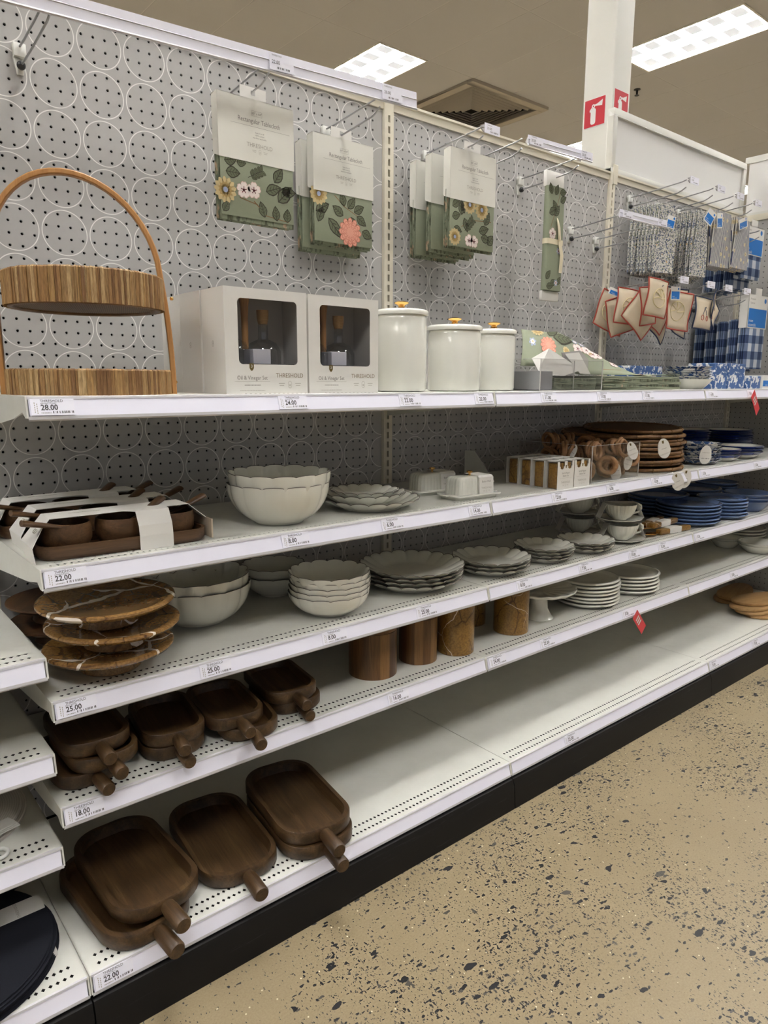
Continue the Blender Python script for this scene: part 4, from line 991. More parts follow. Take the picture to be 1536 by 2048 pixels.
# ---- oil and vinegar cartons
def oil_box(label, loc, full=True):
    W, D, H = 0.208, 0.106, 0.225
    t = thing('oil_vinegar_box', label, 'box', loc, group='oil and vinegar set boxes')
    wx0, wx1, wz0, wz1 = 0.032, 0.182, 0.064, 0.203
    m = MB().box(0, 0.0015, 0.0014, D-0.0015, 0, H).box(W-0.0015, W, 0.0014, D-0.0015, 0, H).box(0, W, D-0.0015, D, 0, H).box(0.0015, W-0.0015, 0.0014, D-0.0015, 0, 0.0015).box(0.0015, W-0.0015, 0.0014, D-0.0015, H-0.0015, H)
    m.box(0, W, 0, 0.0014, 0, wz0).box(0, W, 0, 0.0014, wz1, H).box(0, wx0, 0, 0.0014, wz0, wz1).box(wx1, W, 0, 0.0014, wz0, wz1)
    rr = 0.010
    for cx_, cz_, ax, az in ((wx0, wz0, 1, 1), (wx1, wz0, -1, 1), (wx1, wz1, -1, -1), (wx0, wz1, 1, -1)):
        arc = [(cx_+ax*rr*(1-cos(q*pi/10)), cz_+az*rr*(1-sin(q*pi/10))) for q in range(6)]
        pts = [(cx_, cz_)]+arc
        m.add([(x, 0, z) for x, z in pts], [tuple(range(7))])
    body = m.build('carton', CARD2, t)
    if full:
        MB().box(0.004, W-0.004, D-0.012, D-0.010, 0.004, H-0.004).box(0.004, 0.006, 0.003, D-0.012, 0.004, H-0.004).box(W-0.006, W-0.004, 0.003, D-0.012, 0.004, H-0.004).box(0.006, W-0.006, 0.003, D-0.012, H-0.007, H-0.005).build('lining', LINER, t)
        MB().box(0.076, 0.120, 0.014, 0.058, 0.004, 0.098).build('insert', INSERT, t, bevel=0.001, bseg=1)
        MB().lathe([(0.0075, 0.098), (0.0075, 0.16), (0.009, 0.19), (0.0115, 0.205), (0.0115, H-0.008)], 16).build('wooden_spoon_handle', HONEY, t, (0.076, 0.050, 0), smooth=0.8)
        for bx in (0.125, 0.045):
            bt = MB().lathe([(0.034, 0.006), (0.040, 0.012), (0.040, 0.095), (0.030, 0.113), (0.0115, 0.122), (0.0105, 0.165), (0.0125, 0.168)], 24, cap=False).build('glass_bottle', GLASS, t, (bx, 0.055, 0), smooth=0.9)
            if bx > 0.1: MB().lathe([(0.0105, 0.155), (0.0135, 0.168), (0.0140, 0.186)], 16).build('cork', OAK, bt, (0, 0, 0), smooth=0.5)
        MB().quad((wx0-0.004, 0.0018, wz0-0.004), (wx1+0.004, 0.0018, wz0-0.004), (wx1+0.004, 0.0018, wz1+0.004), (wx0-0.004, 0.0018, wz1+0.004)).build('window_film', FILM, t)
        MB().box(0.03, 0.18, 0.012, 0.052, 0.004, 0.066).build('crinkled_liner', mat('crumpled_foil_film', (0.30, 0.30, 0.31), 0.12, 0.7, fn=lambda g, b: g.link(g.bump(g.noise(g.obj(), 110, 4, 0.7), 1.0, 0.02), b.inputs['Normal'])), t)
        y = -0.0005
        sh = [(0.057, 0.066), (0.057, 0.056), (0.0595, 0.0515), (0.0625, 0.0495), (0.0655, 0.0515), (0.068, 0.056), (0.068, 0.066)]
        bdg = MB().add([(a, y, b) for a, b in sh], [tuple(range(7))]).build('badge', mat('olive_badge', (0.13, 0.09, 0.02), 0.4), t)
        text('3', 0.009, CARD2, bdg, (0.0625, y-0.0003, 0.0595), name='numeral')
        text('Oil & Vinegar Set', 0.0125, INKL, body, (0.064, y, 0.0345), name='title_print', sx=0.86)
        text('THRESHOLD', 0.0140, mat('ink_bronze', (0.25, 0.19, 0.12), 0.6), body, (0.160, y, 0.040), name='brand_print', sx=0.92)
        emblem(body, 0.160, 0.020, 0.0075, y)
        MB().quad((0.02, y, 0.0262), (0.108, y, 0.0262), (0.108, y, 0.0267), (0.02, y, 0.0267)).build('ruled_line', INKT, body)
        put('small_print', FINE2, body, (0.044, y, 0.018)); put('small_print', FINE3, body, (0.033, y, 0.0065))
        m = MB()
        for q in range(14): m.quad((0.205-q*0.012, y, 0.0), (0.2-q*0.012, y, 0.0), (0.2-q*0.012, y, 0.001), (0.205-q*0.012, y, 0.001))
        m.build('tear_line', INKT, body)
    for q in range(2): MB().torus(0.0032, 0.0004, 12, 4, (0, 0, 0), Matrix.Translation((-0.0003, 0.055, 0.105+q*0.006)) @ Matrix.Rotation(pi/2, 4, 'Y')).build('side_mark', INKT, t)
    return t
oil_box('oil and vinegar box at the front, nearest to the cane stand', (0.411, -0.436, Z1))
oil_box('oil and vinegar box behind the front left one', (0.409, -0.327, Z1), False)
oil_box('rearmost oil and vinegar box of the left row', (0.411, -0.216, Z1), False)
oil_box('oil and vinegar box at the front beside the tallest canister', (0.628, -0.430, Z1))
oil_box('oil and vinegar box behind the right one', (0.628, -0.320, Z1), False)

# ---- lidded canisters
def canister(label, x, y, R, H):
    t = thing('canister', label, 'canister', (x, y, Z1), group='white lidded canisters')
    MB().lathe([(R-0.008, 0.0), (R-0.002, 0.003), (R, 0.010), (R, H-0.020), (R-0.003, H-0.014), (R-0.004, H-0.012)], 56).build('body', CERW, t, smooth=0.7)
    ld = MB().lathe([(R-0.002, H-0.0115), (R+0.0035, H-0.010), (R+0.0045, H-0.002), (R+0.001, H+0.003), (R-0.010, H+0.005), (0.014, H+0.006)], 56).build('lid', CERW, t, smooth=0.8)
    MB().lathe([(0.013, H+0.005), (0.012, H+0.009), (0.008, H+0.013), (0.010, H+0.017), (0.019, H+0.021), (0.020, H+0.024), (0.012, H+0.027), (0.010, H+0.0275)], 24).build('knob', GOLD, ld, smooth=0.9)
canister('tallest white lidded canister with a gold knob, beside the boxes', 0.980, -0.352, 0.069, 0.212)
canister('widest white lidded canister with a gold knob, middle of three', 1.190, -0.345, 0.077, 0.182)
canister('smallest white lidded canister with a gold knob, next to the acrylic bin', 1.375, -0.330, 0.067, 0.180)

# ---- acrylic bin with cloths and papers
def bin_(name, label, x0, x1, y0, y1, z, h, flare=0.0, divs=()):
    t = thing(name, label, 'acrylic bin', (x0, y0, z))
    W, D, th = x1-x0, y1-y0, 0.0022
    m = MB().box(0, W, 0, th, 0, h).box(0, W, D-th, D, 0, h).box(0, th, th, D-th, 0, h).box(W-th, W, th, D-th, 0, h).box(th, W-th, th, D-th, 0, th)
    for d in divs: m.box(d-th/2, d+th/2, th, D-th, th, h*0.96)
    m.build('walls', ACRYL, t)
    e_ = MB().box(0, W, -0.0004, th, h-0.0012, h).box(0, W, D-th, D, h-0.0012, h).box(0, th, 0, D, h-0.0012, h).box(W-th, W, 0, D, h-0.0012, h).box(W-th, W, -0.0004, th, 0, h).box(0, th, -0.0004, th, 0, h).box(0, W, -0.0004, 0.0008, 0, 0.0018)
    for d in divs: e_.box(d-th/2, d+th/2, th, th+0.002, th, h*0.96)
    e_.build('edges', ACEDGE, t)
    return t
bin_('acrylic_bin', 'clear acrylic bin holding green cloths and loose sleeves on the top shelf', 1.470, 1.800, -0.440, -0.13, Z1, 0.098, divs=(0.175,))
gb = thing('grey_box', 'small grey card box inside the left end of the acrylic bin', 'box', (1.475, -0.436, Z1+0.0025))
MB().box(0.0, 0.062, 0.0, 0.12, 0, 0.058).build('carton', GREYCARD, gb, bevel=0.0015, bseg=1)
def fold_stack(label, x0, x1, y0, y1, z0, n, dz, seed, name='folded_cloth'):
    rd = random.Random(seed)
    for i in range(n):
        t = thing(name, label[i] if isinstance(label, (list, tuple)) else label, 'cloth', ((x0+x1)/2, (y0+y1)/2, z0+i*dz), rz=rd.uniform(-0.06, 0.06), group='folded green floral cloths')
        w, d = (x1-x0)/2, (y1-y0)/2; m = MB()
        for (a, b) in ((0.0, 0.46), (0.5, 0.96)):
            nx = 14; o = len(m.v)
            for k in range(nx+1):
                u = -1+2*k/nx; wz = 0.0010*sin(u*7+seed+i*2+a*5)
                for yy in (-1, 1):
                    for zz in (a, b): m.v.append((u*w, yy*d+0.003*sin(u*9+i), zz*dz+(wz if zz > 0.2 else 0)+0.0002))
            for k in range(nx):
                p_ = o+k*4
                m.f += [(p_, p_+4, p_+5, p_+1), (p_+2, p_+3, p_+7, p_+6), (p_+1, p_+5, p_+7, p_+3), (p_, p_+2, p_+6, p_+4)]
            m.f += [(o, o+1, o+3, o+2), (o+nx*4, o+nx*4+2, o+nx*4+3, o+nx*4+1)]
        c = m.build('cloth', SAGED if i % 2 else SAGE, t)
        if i == n-1:
            p = Print(); p.mum(0.12, 0.0, 0.035); p.leaf(-0.05, 0.01, 0.04, 0.4); p.leaf(0.02, -0.02, 0.04, -0.5); p.blossom(-0.1, 0.0, 0.025)
            p.build(c, (0, 0, dz*0.96+0.0012), (-pi/2, 0, 0))
names = lambda k, base: [f'{("lowest", "second", "third", "fourth", "top")[i if i < k-1 else 4]} {base}' for i in range(k)]
fold_stack(names(5, 'folded green cloth of the pile right of the acrylic bin'), 1.815, 2.330, -0.43, -0.16, Z1+0.0005, 5, 0.0095, 3)
fold_stack(names(4, 'folded cloth lying inside the acrylic bin'), 1.545, 1.785, -0.425, -0.15, Z1+0.003, 4, 0.009, 5)
# green runner draped over the bin towards the right
dr = thing('draped_runner', 'green floral runner draped from the bin down onto the folded cloths', 'table runner', (0, 0, 0))
m = MB(); nx, ny = 40, 8
def drape(u, v):
    # u along x 0..1, v from the front hem up to the ridge
    xr = 1.64+u*0.96
    zr = 1.430 if u < 0.20 else (1.430-0.145*(u-0.20)/0.51 if u < 0.71 else 1.285-0.040*(u-0.71)/0.29)
    zf = 1.305 if u < 0.15 else (1.305-0.030*(u-0.15)/0.2 if u < 0.35 else max(1.281, 1.281))
    zf = min(zf, zr-0.002) if u < 0.8 else 1.2815
    zr = max(zr, zf+0.003)
    s_ = sin(v*pi/2)
    x = xr-0.20*(1-v)+0.006*sin(v*5+u*8); y = -0.385+0.165*v
    return (x, y, zf+(zr-zf)*s_+0.003*sin(u*17+v*3)*v)
for i in range(nx+1):
    for k in range(ny+1): m.v.append(drape(i/nx, k/ny))
for i in range(nx):
    for k in range(ny): o = i*(ny+1)+k; m.f.append((o, o+ny+1, o+ny+2, o+1))
dcl = m.build('cloth', SAGE, dr, smooth=1.2)
sol = dcl.modifiers.new('thickness', 'SOLIDIFY'); sol.thickness = 0.002; sol.offset = 1
p = Print()
# print coordinates: x along the cloth 0..0.8, z across 0..0.2
p.flower(.085, .155, .035, 12, 'yellow', 'yellowd', 'yellow', .35); p.leaf(.15, .125, .07, 1.2, .6); p.leaf(.17, .12, .085, .2, .6); p.mum(.135, .075, .045); p.leaf(.24, .165, .03, .5, .6)
p.flower(.05, .085, .02, 6, 'blue', 'pinkl', 'yellow'); p.flower(.29, .15, .016, 6, 'blue', 'pinkl', 'blue'); p.flower(.33, .16, .018, 6, 'blue', 'pinkl', 'blue')
for x, z in ((.31, .11), (.36, .125), (.40, .115), (.43, .13), (.53, .11)): p.blossom(x, z, .030)
p.flower(.385, .11, .02, 10, 'yellow', 'yellowd', 'yellowd'); p.flower(.24, .07, .022, 10, 'yellow', 'yellowd', 'yellowd')
p.line('stem', (.45, .03), (.57, .06), .004); p.line('stem', (.57, .06), (.62, .17), .003); p.mum(.72, .06, .045); p.leaf(.66, .12, .035, .8, .6); p.line('stem', (.47, .15), (.60, .12), .003)
def onc(v):
    u = min(max(v[0]/0.96, 0.005), 0.995); w = min(max(v[2]/0.20, 0.01), 0.99); q = drape(u, w); return (q[0], q[1]-0.0025+v[1], q[2]+0.0028-v[1])
p.build(dcl, bend=onc)
# loose paper sleeves on the bin
for i, (lb, pts) in enumerate((('large pale paper sleeve lying across the acrylic bin', [(1.476, -0.40, 1.328), (1.533, -0.42, 1.359), (1.700, -0.428, 1.295), (1.601, -0.432, 1.275), (1.487, -0.432, 1.279), (1.478, -0.425, 1.292)]),
                               ('second paper sleeve tilted behind in the acrylic bin', [(1.648, -0.396, 1.346), (1.724, -0.396, 1.353), (1.790, -0.40, 1.282), (1.730, -0.40, 1.284)]),
                               ('brownish paper sleeve propped under the draped runner', [(1.640, -0.388, 1.350), (1.740, -0.388, 1.360), (1.790, -0.388, 1.333), (1.788, -0.390, 1.29), (1.66, -0.39, 1.31)]))):
    t = thing('paper_sleeve', lb, 'paper', pts[0], group='loose paper sleeves')
    q = [tuple(Vector(a)-Vector(pts[0])) for a in pts]; k = len(q)
    m = MB().add(q+[(a, b+0.0012, c) for a, b, c in q], [tuple(range(k)), tuple(range(2*k-1, k-1, -1))]+[(j, k+j, k+(j+1) % k, (j+1) % k) for j in range(k)])
    m.build('sheet', TISSUE if i == 2 else CARD2, t)

# ---- speckled blue dishes in bay 3
def dish_prof(R, h, foot=0.6, th=0.004):
    return [(R*foot*0.96, 0), (R*foot, 0.002), (R*(foot+0.15), h*0.35), (R*0.96, h*0.85), (R, h), (R-th*0.7, h+0.0005), (R*0.94-th, h*0.85), (R*(foot+0.1), h*0.38), (R*foot*0.5, 0.004+0.1*h)]
sq = thing('speckled_box', 'blue and white floral gift box standing behind the speckled plates', 'box', (2.66, -0.17, Z1))
MB().box(-0.27, 0.0, 0.0, 0.10, 0.0, 0.095).build('carton', SPLATP, sq, bevel=0.002, bseg=1)
for i, (lb, x, y, w, h) in enumerate((('taller blue floral carton right of the speckled plates', 2.71, -0.38, 0.115, 0.108), ('second blue floral carton right of the speckled plates', 2.832, -0.38, 0.16, 0.108), ('low blue floral box at the right edge of the top shelf', 3.0, -0.40, 0.11, 0.055))):
    t = thing('floral_carton', lb, 'box', (x, y, Z1), group='blue floral cartons'); MB().box(0, w, 0, 0.12, 0, h).build('carton', SPLATP, t, bevel=0.002, bseg=1)
    if i == 2: MB().box(0.111, 0.23, -0.01, 0.11, 0, 0.06).build('lid', CARD2, t); MB().quad((0.113, -0.0105, 0.01), (0.228, -0.0105, 0.01), (0.228, -0.0105, 0.036), (0.113, -0.0105, 0.036)).build('blue_panel', BRBLUE, t); text('room essentials', 0.011, WHITEP, t, (0.17, -0.0110, 0.016), name='brand_print')
bme = MB().lathe(dish_prof(0.095, 0.040, 0.62), 40).mesh('bowl_body', CERW, smooth=0.9)
t = thing('white_bowl', 'plain white bowl under the speckled plates on the top shelf', 'bowl', (2.515, -0.365, Z1)); put('bowl_body', bme, t)
sp_me = MB().lathe(dish_prof(0.090, 0.016, 0.66, 0.003), 40).mesh('plate_body', SPLAT, smooth=0.9)
for i in range(5):
    t = thing('speckled_plate', f'{("lowest", "second", "third", "fourth", "top")[i]} blue speckled plate stacked on the plain white bowl', 'plate', (2.515, -0.365, Z1+0.0355+i*0.0095), rz=i, group='speckled plates on the top shelf'); put('plate_body', sp_me, t)

# ============================================================ SCALLOPED TABLEWARE
ORD = ('lowest', 'second', 'third', 'fourth', 'fifth', 'sixth', 'seventh', 'eighth', 'ninth', 'tenth', 'eleventh', 'twelfth')
def nth(i, n): return 'top' if i == n-1 else ORD[i]
def scallop(R, h, foot, n=16, th=0.0035, amp=0.030, dz=0.003, fall=1.6):
    """fluted dish: outside profile, lip, inside profile ; returns (body mesh, rim mesh)"""
    out = [(R*foot*0.93, 0.0), (R*foot, 0.0015), (R*foot*1.01, 0.004)]
    k = 7
    for i in range(1, k+1):
        u = i/k; out.append((R*(foot+(1-foot)*(1-(1-u)**fall)) if h > 0.035 else R*(foot+(1-foot)*u), 0.004+(h-0.004)*(u**1.25)))
    ins = [(r-th*(0.5 if i == 0 else 1), z+th*0.4 if i else z) for i, (r, z) in enumerate(reversed(out[3:]))]
    ins += [(R*foot*0.9, 0.0065), (R*foot*0.4, 0.0060)]
    prof = out+ins; no = len(out)
    def lob(t, i):
        r, z = prof[i]; a = max(0.0, min(1.0, (z-0.004)/(h-0.004)))**0.6 if 3 <= i < len(prof)-2 else 0
        s_ = abs(sin(n*t/2)); s_ = s_**0.55
        return 1-amp*a*(1-s_), dz*a**1.6*(s_-0.55)
    m = MB().lathe(prof, n*8, lob)
    rim = []
    for q in range(n*8):
        t = 2*pi*q/(n*8); kr, d = lob(t, no-1); r = prof[no-1][0]*kr-th*0.22; rim.append((r*cos(t), r*sin(t), prof[no-1][1]+d+0.0004))
    rm = MB().tube(rim, 0.0009, 5, closed=True)
    return m.mesh('dish_body', CERAM, smooth=1.0), rm.mesh('dark_rim', RIMD, smooth=1.0)
def stack(name, cat, label, me, rim, x, y, z, n, step, group, tilt=0.0, jit=0.003, seed=0):
    rd = random.Random(seed+int(x*100))
    for i in range(n):
        lb = f'{nth(i, n)} {label}' if n > 1 else label
        t = thing(name, lb, cat, (x+rd.uniform(-jit, jit), y+rd.uniform(-jit, jit), z+0.0003+i*step), rz=rd.uniform(0, 6), group=group)
        if tilt and i: t.rotation_euler = (rd.uniform(-tilt, tilt), rd.uniform(-tilt, tilt), rd.uniform(0, 6))
        put('dish_body', me, t)
        if rim: put('dark_rim', rim, t)
BIG = scallop(0.126, 0.098, 0.48, 14, amp=0.050, dz=0.004, fall=2.0)
BIG2 = scallop(0.133, 0.098, 0.50, 14, amp=0.050, dz=0.004, fall=2.0)
SM = scallop(0.092, 0.062, 0.48, 14)
PASTA = scallop(0.108, 0.058, 0.52, 14, amp=0.045, dz=0.0045, fall=1.8)
PLAT = scallop(0.158, 0.032, 0.62, 22, amp=0.022, dz=0.006)
DIN = scallop(0.128, 0.026, 0.62, 18, amp=0.024, dz=0.0055)
SAL = scallop(0.103, 0.022, 0.62, 16, amp=0.024, dz=0.005)
BIGP = scallop(0.138, 0.028, 0.64, 18, amp=0.022, dz=0.0055); MIDP = scallop(0.121, 0.030, 0.62, 18, amp=0.024, dz=0.0055); LITP = scallop(0.096, 0.022, 0.62, 16, amp=0.024, dz=0.005)
stack('scalloped_bowl', 'bowl', 'large cream scalloped bowl of the pair on the second shelf', *BIG, 0.585, -0.350, Z2, 2, 0.026, 'cream scalloped bowls')
stack('scalloped_plate', 'plate', 'widest scalloped plate under the nested plates on the second shelf', *BIGP, 0.885, -0.335, Z2, 1, 0.02, 'cream scalloped plates', jit=0)
stack('scalloped_plate', 'plate', 'middle scalloped plate of the nested plates on the second shelf', *MIDP, 0.878, -0.312, Z2+0.012, 1, 0.02, 'cream scalloped plates', jit=0)
stack('scalloped_plate', 'plate', 'smallest scalloped plate on top of the nested plates', *LITP, 0.880, -0.318, Z2+0.026, 1, 0.02, 'cream scalloped plates', jit=0)
stack('scalloped_bowl', 'bowl', 'deep scalloped bowl of the pair behind the marble stands', *BIG2, 0.428, -0.205, Z3, 2, 0.024, 'cream scalloped bowls')
stack('scalloped_bowl', 'bowl', 'small scalloped bowl of the pair at the back of the third shelf', *SM, 0.695, -0.130, Z3, 2, 0.026, 'cream scalloped bowls')
stack('scalloped_bowl', 'bowl', 'scalloped bowl of the stack of five on the third shelf', *PASTA, 0.728, -0.362, Z3, 5, 0.0135, 'cream scalloped bowls')
stack('scalloped_plate', 'plate', 'large scalloped platter of the stack of four on the third shelf', *PLAT, 1.062, -0.310, Z3, 4, 0.0115, 'cream scalloped plates')
stack('scalloped_plate', 'plate', 'scalloped plate of the stack of three on the third shelf', *DIN, 1.372, -0.350, Z3, 3, 0.0115, 'cream scalloped plates')
stack('scalloped_plate', 'plate', 'small scalloped plate of the stack of four before the cups', *SAL, 1.625, -0.365, Z3, 4, 0.0105, 'cream scalloped plates')
stack('scalloped_plate', 'plate', 'small scalloped plate of the stack of three beside the cups', *SAL, 1.850, -0.375, Z3, 3, 0.0105, 'cream scalloped plates')

# ============================================================ BUTTER DISHES
def butter(label, x, y):
    t = thing('butter_dish', label, 'butter dish', (x, y, Z2), rz=-0.08, group='fluted butter dishes')
    tray = MB().prism(rrect(-0.085, 0.085, -0.042, 0.042, 0.012, 4), 0.0, 0.010)
    tray.xf(Matrix.Diagonal((0.95, 0.92, 1, 1)))
    tr = tray.build('tray', CERAM, t, smooth=0.6)
    MB().prism(rrect(-0.092, 0.092, -0.050, 0.050, 0.016, 5), 0.010, 0.0145).build('tray_rim', CERAM, tr, bevel=0.0012)
    for sx in (-1, 1): MB().box(sx*0.092-0.012, sx*0.092+0.012, -0.018, 0.018, 0.011, 0.015).build('tray_handle', CERAM, tr, bevel=0.0025)
    # fluted cover
    pts = []; n = 96
    base = rrect(-0.070, 0.070, -0.034, 0.034, 0.014, 4)
    per = []
    for i in range(len(base)):
        a, b = base[i], base[(i+1) % len(base)]; L = math.hypot(b[0]-a[0], b[1]-a[1])
        for q in range(max(1, int(L/0.0012))): k = q/max(1, int(L/0.0012)); per.append((a[0]+(b[0]-a[0])*k, a[1]+(b[1]-a[1])*k))
    m = MB(); N_ = len(per); levels = [(0.0145, 1.0, 1), (0.050, 0.97, 1), (0.060, 0.93, .8), (0.065, 0.85, .3), (0.0665, 0.5, 0)]
    dist = 0; ds = [0]
    for i in range(N_): a, b = per[i], per[(i+1) % N_]; dist += math.hypot(b[0]-a[0], b[1]-a[1]); ds.append(dist)
    nf = round(dist/0.0125)
    for z, k, fl_ in levels:
        for i, (a, b) in enumerate(per):
            s_ = 0.0016*fl_*abs(sin(pi*nf*ds[i]/dist)); L = math.hypot(a, b); m.v.append((a*k*(1+s_/L), b*k*(1+s_/L), z))
    for j in range(len(levels)-1):
        for i in range(N_): o = j*N_; m.f.append((o+i, o+(i+1) % N_, o+N_+(i+1) % N_, o+N_+i))
    m.f.append(tuple((len(levels)-1)*N_+i for i in range(N_)))
    cv = m.build('cover', CERAM, t, smooth=1.0)
    MB().lathe([(0.004, 0.066), (0.003, 0.071), (0.004, 0.073), (0.009, 0.075), (0.009, 0.079), (0.004, 0.081)], 16).build('knob', GOLD, cv, smooth=0.8)
    bd = MB(); x0, x1 = 0.005, 0.062
    prof = [(-0.0415, 0.008), (-0.0375, 0.062), (-0.030, 0.068), (0.030, 0.068), (0.0375, 0.062), (0.0415, 0.008)]
    bd.add([(x0, a, b) for a, b in prof]+[(x1, a, b) for a, b in prof], [(i, i+6, i+7, i+1) for i in range(5)])
    b = bd.build('paper_band', CARD2, t)
    tl = math.atan2(0.004, 0.054)
    for s_, sz, z in (('Butter Dish', 0.0085, 0.050), ('THRESHOLD', 0.0080, 0.031)): text(s_, sz, INKL if z > .04 else INKT, b, ((x0+x1)/2, -0.0419+(z-0.008)*0.074, z), rot=(pi/2-tl, 0, 0), name='print', sx=0.9)
    emblem(b, (x0+x1)/2, 0.0225, 0.0035, -0.0409)
butter('fluted white butter dish with paper band, in front', 1.225, -0.385)
butter('fluted white butter dish half hidden behind the front one', 1.195, -0.255)

# ============================================================ SALT AND PEPPER CARTONS
KRAFT = mat('kraft_card', (0.50, 0.42, 0.32), 0.7)
def shaker_box():
    t = thing('shaker_carton', '', 'box', (0, 0, 0), group='salt and pepper cartons')
    W, D, H = 0.086, 0.050, 0.090
    m = MB().box(0.0, W, 0, 0.0012, 0, H*0.72).box(0.0, W, D-0.0012, D, 0, H).box(0, W, 0, D, 0, 0.001)
    # top edge with two scooped thumb notches
    for a0, a1 in ((0.0, 0.010), (0.036, 0.050), (0.076, W)): m.box(a0, a1, 0, 0.0012, H*0.72, H)
    for c in (0.023, 0.063):
        for q in range(6):
            u0, u1 = -0.013+0.026*q/6, -0.013+0.026*(q+1)/6; um = (u0+u1)/2
            m.box(c+u0, c+u1, 0, 0.0012, H*0.72, H*0.985-0.0245*sqrt(max(0, 1-(um/0.0135)**2)))
    m.box(0.010, 0.036, 0.020, D, H-0.001, H).box(0.0, 0.010, 0, D, H-0.001, H).box(0.036, 0.050, 0, D, H-0.001, H).box(0.050, 0.076, 0.020, D, H-0.001, H).box(0.076, W, 0, D, H-0.001, H)
    m.box(W-0.001, W, 0, D, 0, H)
    c = m.build('carton', CARD2, t)
    for sx in (0.023, 0.063): MB().prism(rrect(sx-0.0185, sx+0.0185, 0.005, D-0.006, 0.008, 4), 0.002, H-0.006).build('marble_shaker', MARB2, t, bevel=0.003)
    y = -0.0004
    text('Salt & Pepper', 0.0082, INKL, c, (W/2, y, 0.052), name='title_print', sx=0.9); text('Shaker Set', 0.0082, INKL, c, (W/2, y, 0.043), name='title_print', sx=0.9)
    text('THRESHOLD', 0.0088, INKT, c, (W/2, y, 0.022), name='brand_print', sx=0.95); emblem(c, W/2, 0.0125, 0.0038, y)
    MB().quad((0.012, y, 0.0355), (W-0.012, y, 0.0355), (W-0.012, y, 0.0359), (0.012, y, 0.0359)).build('ruled_line', INKT, c)
    MB().add([(W/2-0.003, y, 0.078), (W/2+0.003, y, 0.078), (W/2+0.003, y, 0.070), (W/2, y, 0.067), (W/2-0.003, y, 0.070)], [(0, 1, 2, 3, 4)]).build('badge', MATS['olive_badge'], c)
    return t
sb = shaker_box(); first = True
for col in range(2):
    for row in range(4):
        lb = f'{("front", "second", "third", "rearmost")[row]} salt and pepper carton of the {("left", "right")[col]} row'
        loc = (1.548+col*0.0895, -0.464+row*0.0545, Z2)
        if first: sb.location = loc; sb['label'] = lb; first = False
        else: dup(sb, lb, loc)
# folded white display riser behind them
rs = thing('display_riser', 'sloping white metal riser plate behind the salt and pepper cartons', 'riser', (1.53, -0.21, Z2))
MB().prism([(0.0, 0.0), (0.0, 0.004), (0.095, 0.100), (0.14, 0.100), (0.14, 0.0)], 0.0, 0.004, 'x').build('side_plate', W_METAL, rs)

# ============================================================ NAPKIN RINGS IN ACRYLIC BIN
bin_('acrylic_bin', 'clear acrylic bin full of wooden napkin rings on the second shelf', 1.760, 2.055, -0.445, -0.13, Z2, 0.128)
ringme = MB().torus(0.0275, 0.0068, 28, 9).mesh('wooden_ring', OAKRING, smooth=1.2)
TAGPTS = [(0.020*cos(a*pi/12)*(1.0 if sin(a*pi/12) < 0 else 0.92), 0.024+0.034*(sin(a*pi/12))) for a in range(24)]
def tag_mesh(w=1.0, h=1.0):
    m = MB(); q = [(a*w, (b-0.058)*h) for a, b in TAGPTS]
    return m.prism(q, -0.0006, 0.0006, 'y').mesh('hang_tag', CARD2)
TAGM = tag_mesh()
def fill_tag(t, s=1.0):
    text('THRESHOLD', 0.0062*s, INKT, t, (0, -0.0010, -0.047*s), name='brand_print'); text('Napkin Rings' if s <= 1 else 'Charger', 0.0048*s, INKL, t, (0, -0.0010, -0.030*s), name='title_print')
    MB().add([(-0.003*s, -0.001, -0.006*s), (0.003*s, -0.001, -0.006*s), (0.003*s, -0.001, -0.013*s), (0, -0.001, -0.016*s), (-0.003*s, -0.001, -0.013*s)], [(0, 1, 2, 3, 4)]).build('badge', MATS['olive_badge'], t)
rd = random.Random(11)
ringpos = [(a_-0.012, b_, c_*1.15) for a_, b_, c_ in [(1.800, -0.405, 0.0), (1.865, -0.34, 0.0), (1.945, -0.40, 0.0), (2.015, -0.40, 0.005), (2.03, -0.33, 0.01), (1.80, -0.25, 0.03), (1.90, -0.28, 0.035), (1.98, -0.27, 0.04), (1.795, -0.32, 0.055), (1.88, -0.38, 0.052), (1.955, -0.345, 0.058), (1.84, -0.22, 0.075), (1.93, -0.22, 0.07), (2.02, -0.25, 0.06), (1.985, -0.415, 0.062), (2.03, -0.36, 0.055), (1.90, -0.42, 0.01), (2.035, -0.42, 0.03)]]
rl = ['at the front left corner of the bin', 'low at the left middle of the bin', 'at the front middle of the bin', 'at the front right corner of the bin', 'low at the right end of the bin', 'at the back left of the bin', 'in the middle of the bin', 'back right of the middle of the bin', 'piled at the left end of the bin', 'piled above the front of the bin', 'piled right of the middle of the bin', 'on top at the back left of the bin', 'on top at the back of the bin', 'on top at the right back of the bin', 'leaning on the front pane right of its middle', 'heaped beside the right pane', 'low against the front pane', 'standing in the front right corner above another']
for i, (x, y, z) in enumerate(ringpos):
    t = thing('napkin_ring_set', 'bundle of wooden napkin rings ' + rl[i], 'napkin rings', (x, y, Z2+0.038+z), rz=rd.uniform(0, 6), group='napkin ring bundles')
    for q in range(4):
        put('wooden_ring', ringme, t, (rd.uniform(-0.006, 0.006), (q-1.5)*0.0085, rd.uniform(-0.005, 0.005)), (pi/2+rd.uniform(-0.5, 0.5), rd.uniform(-0.6, 0.6), 0))
    if i in (0, 2, 5, 8, 13, 14, 17):
        tg = put('hang_tag', TAGM, t, (0.0, -0.034, 0.022), (rd.uniform(-0.2, 0.1), rd.uniform(-0.6, 0.6), -t.rotation_euler.z + rd.uniform(-0.7, -0.2)))
        fill_tag(tg)

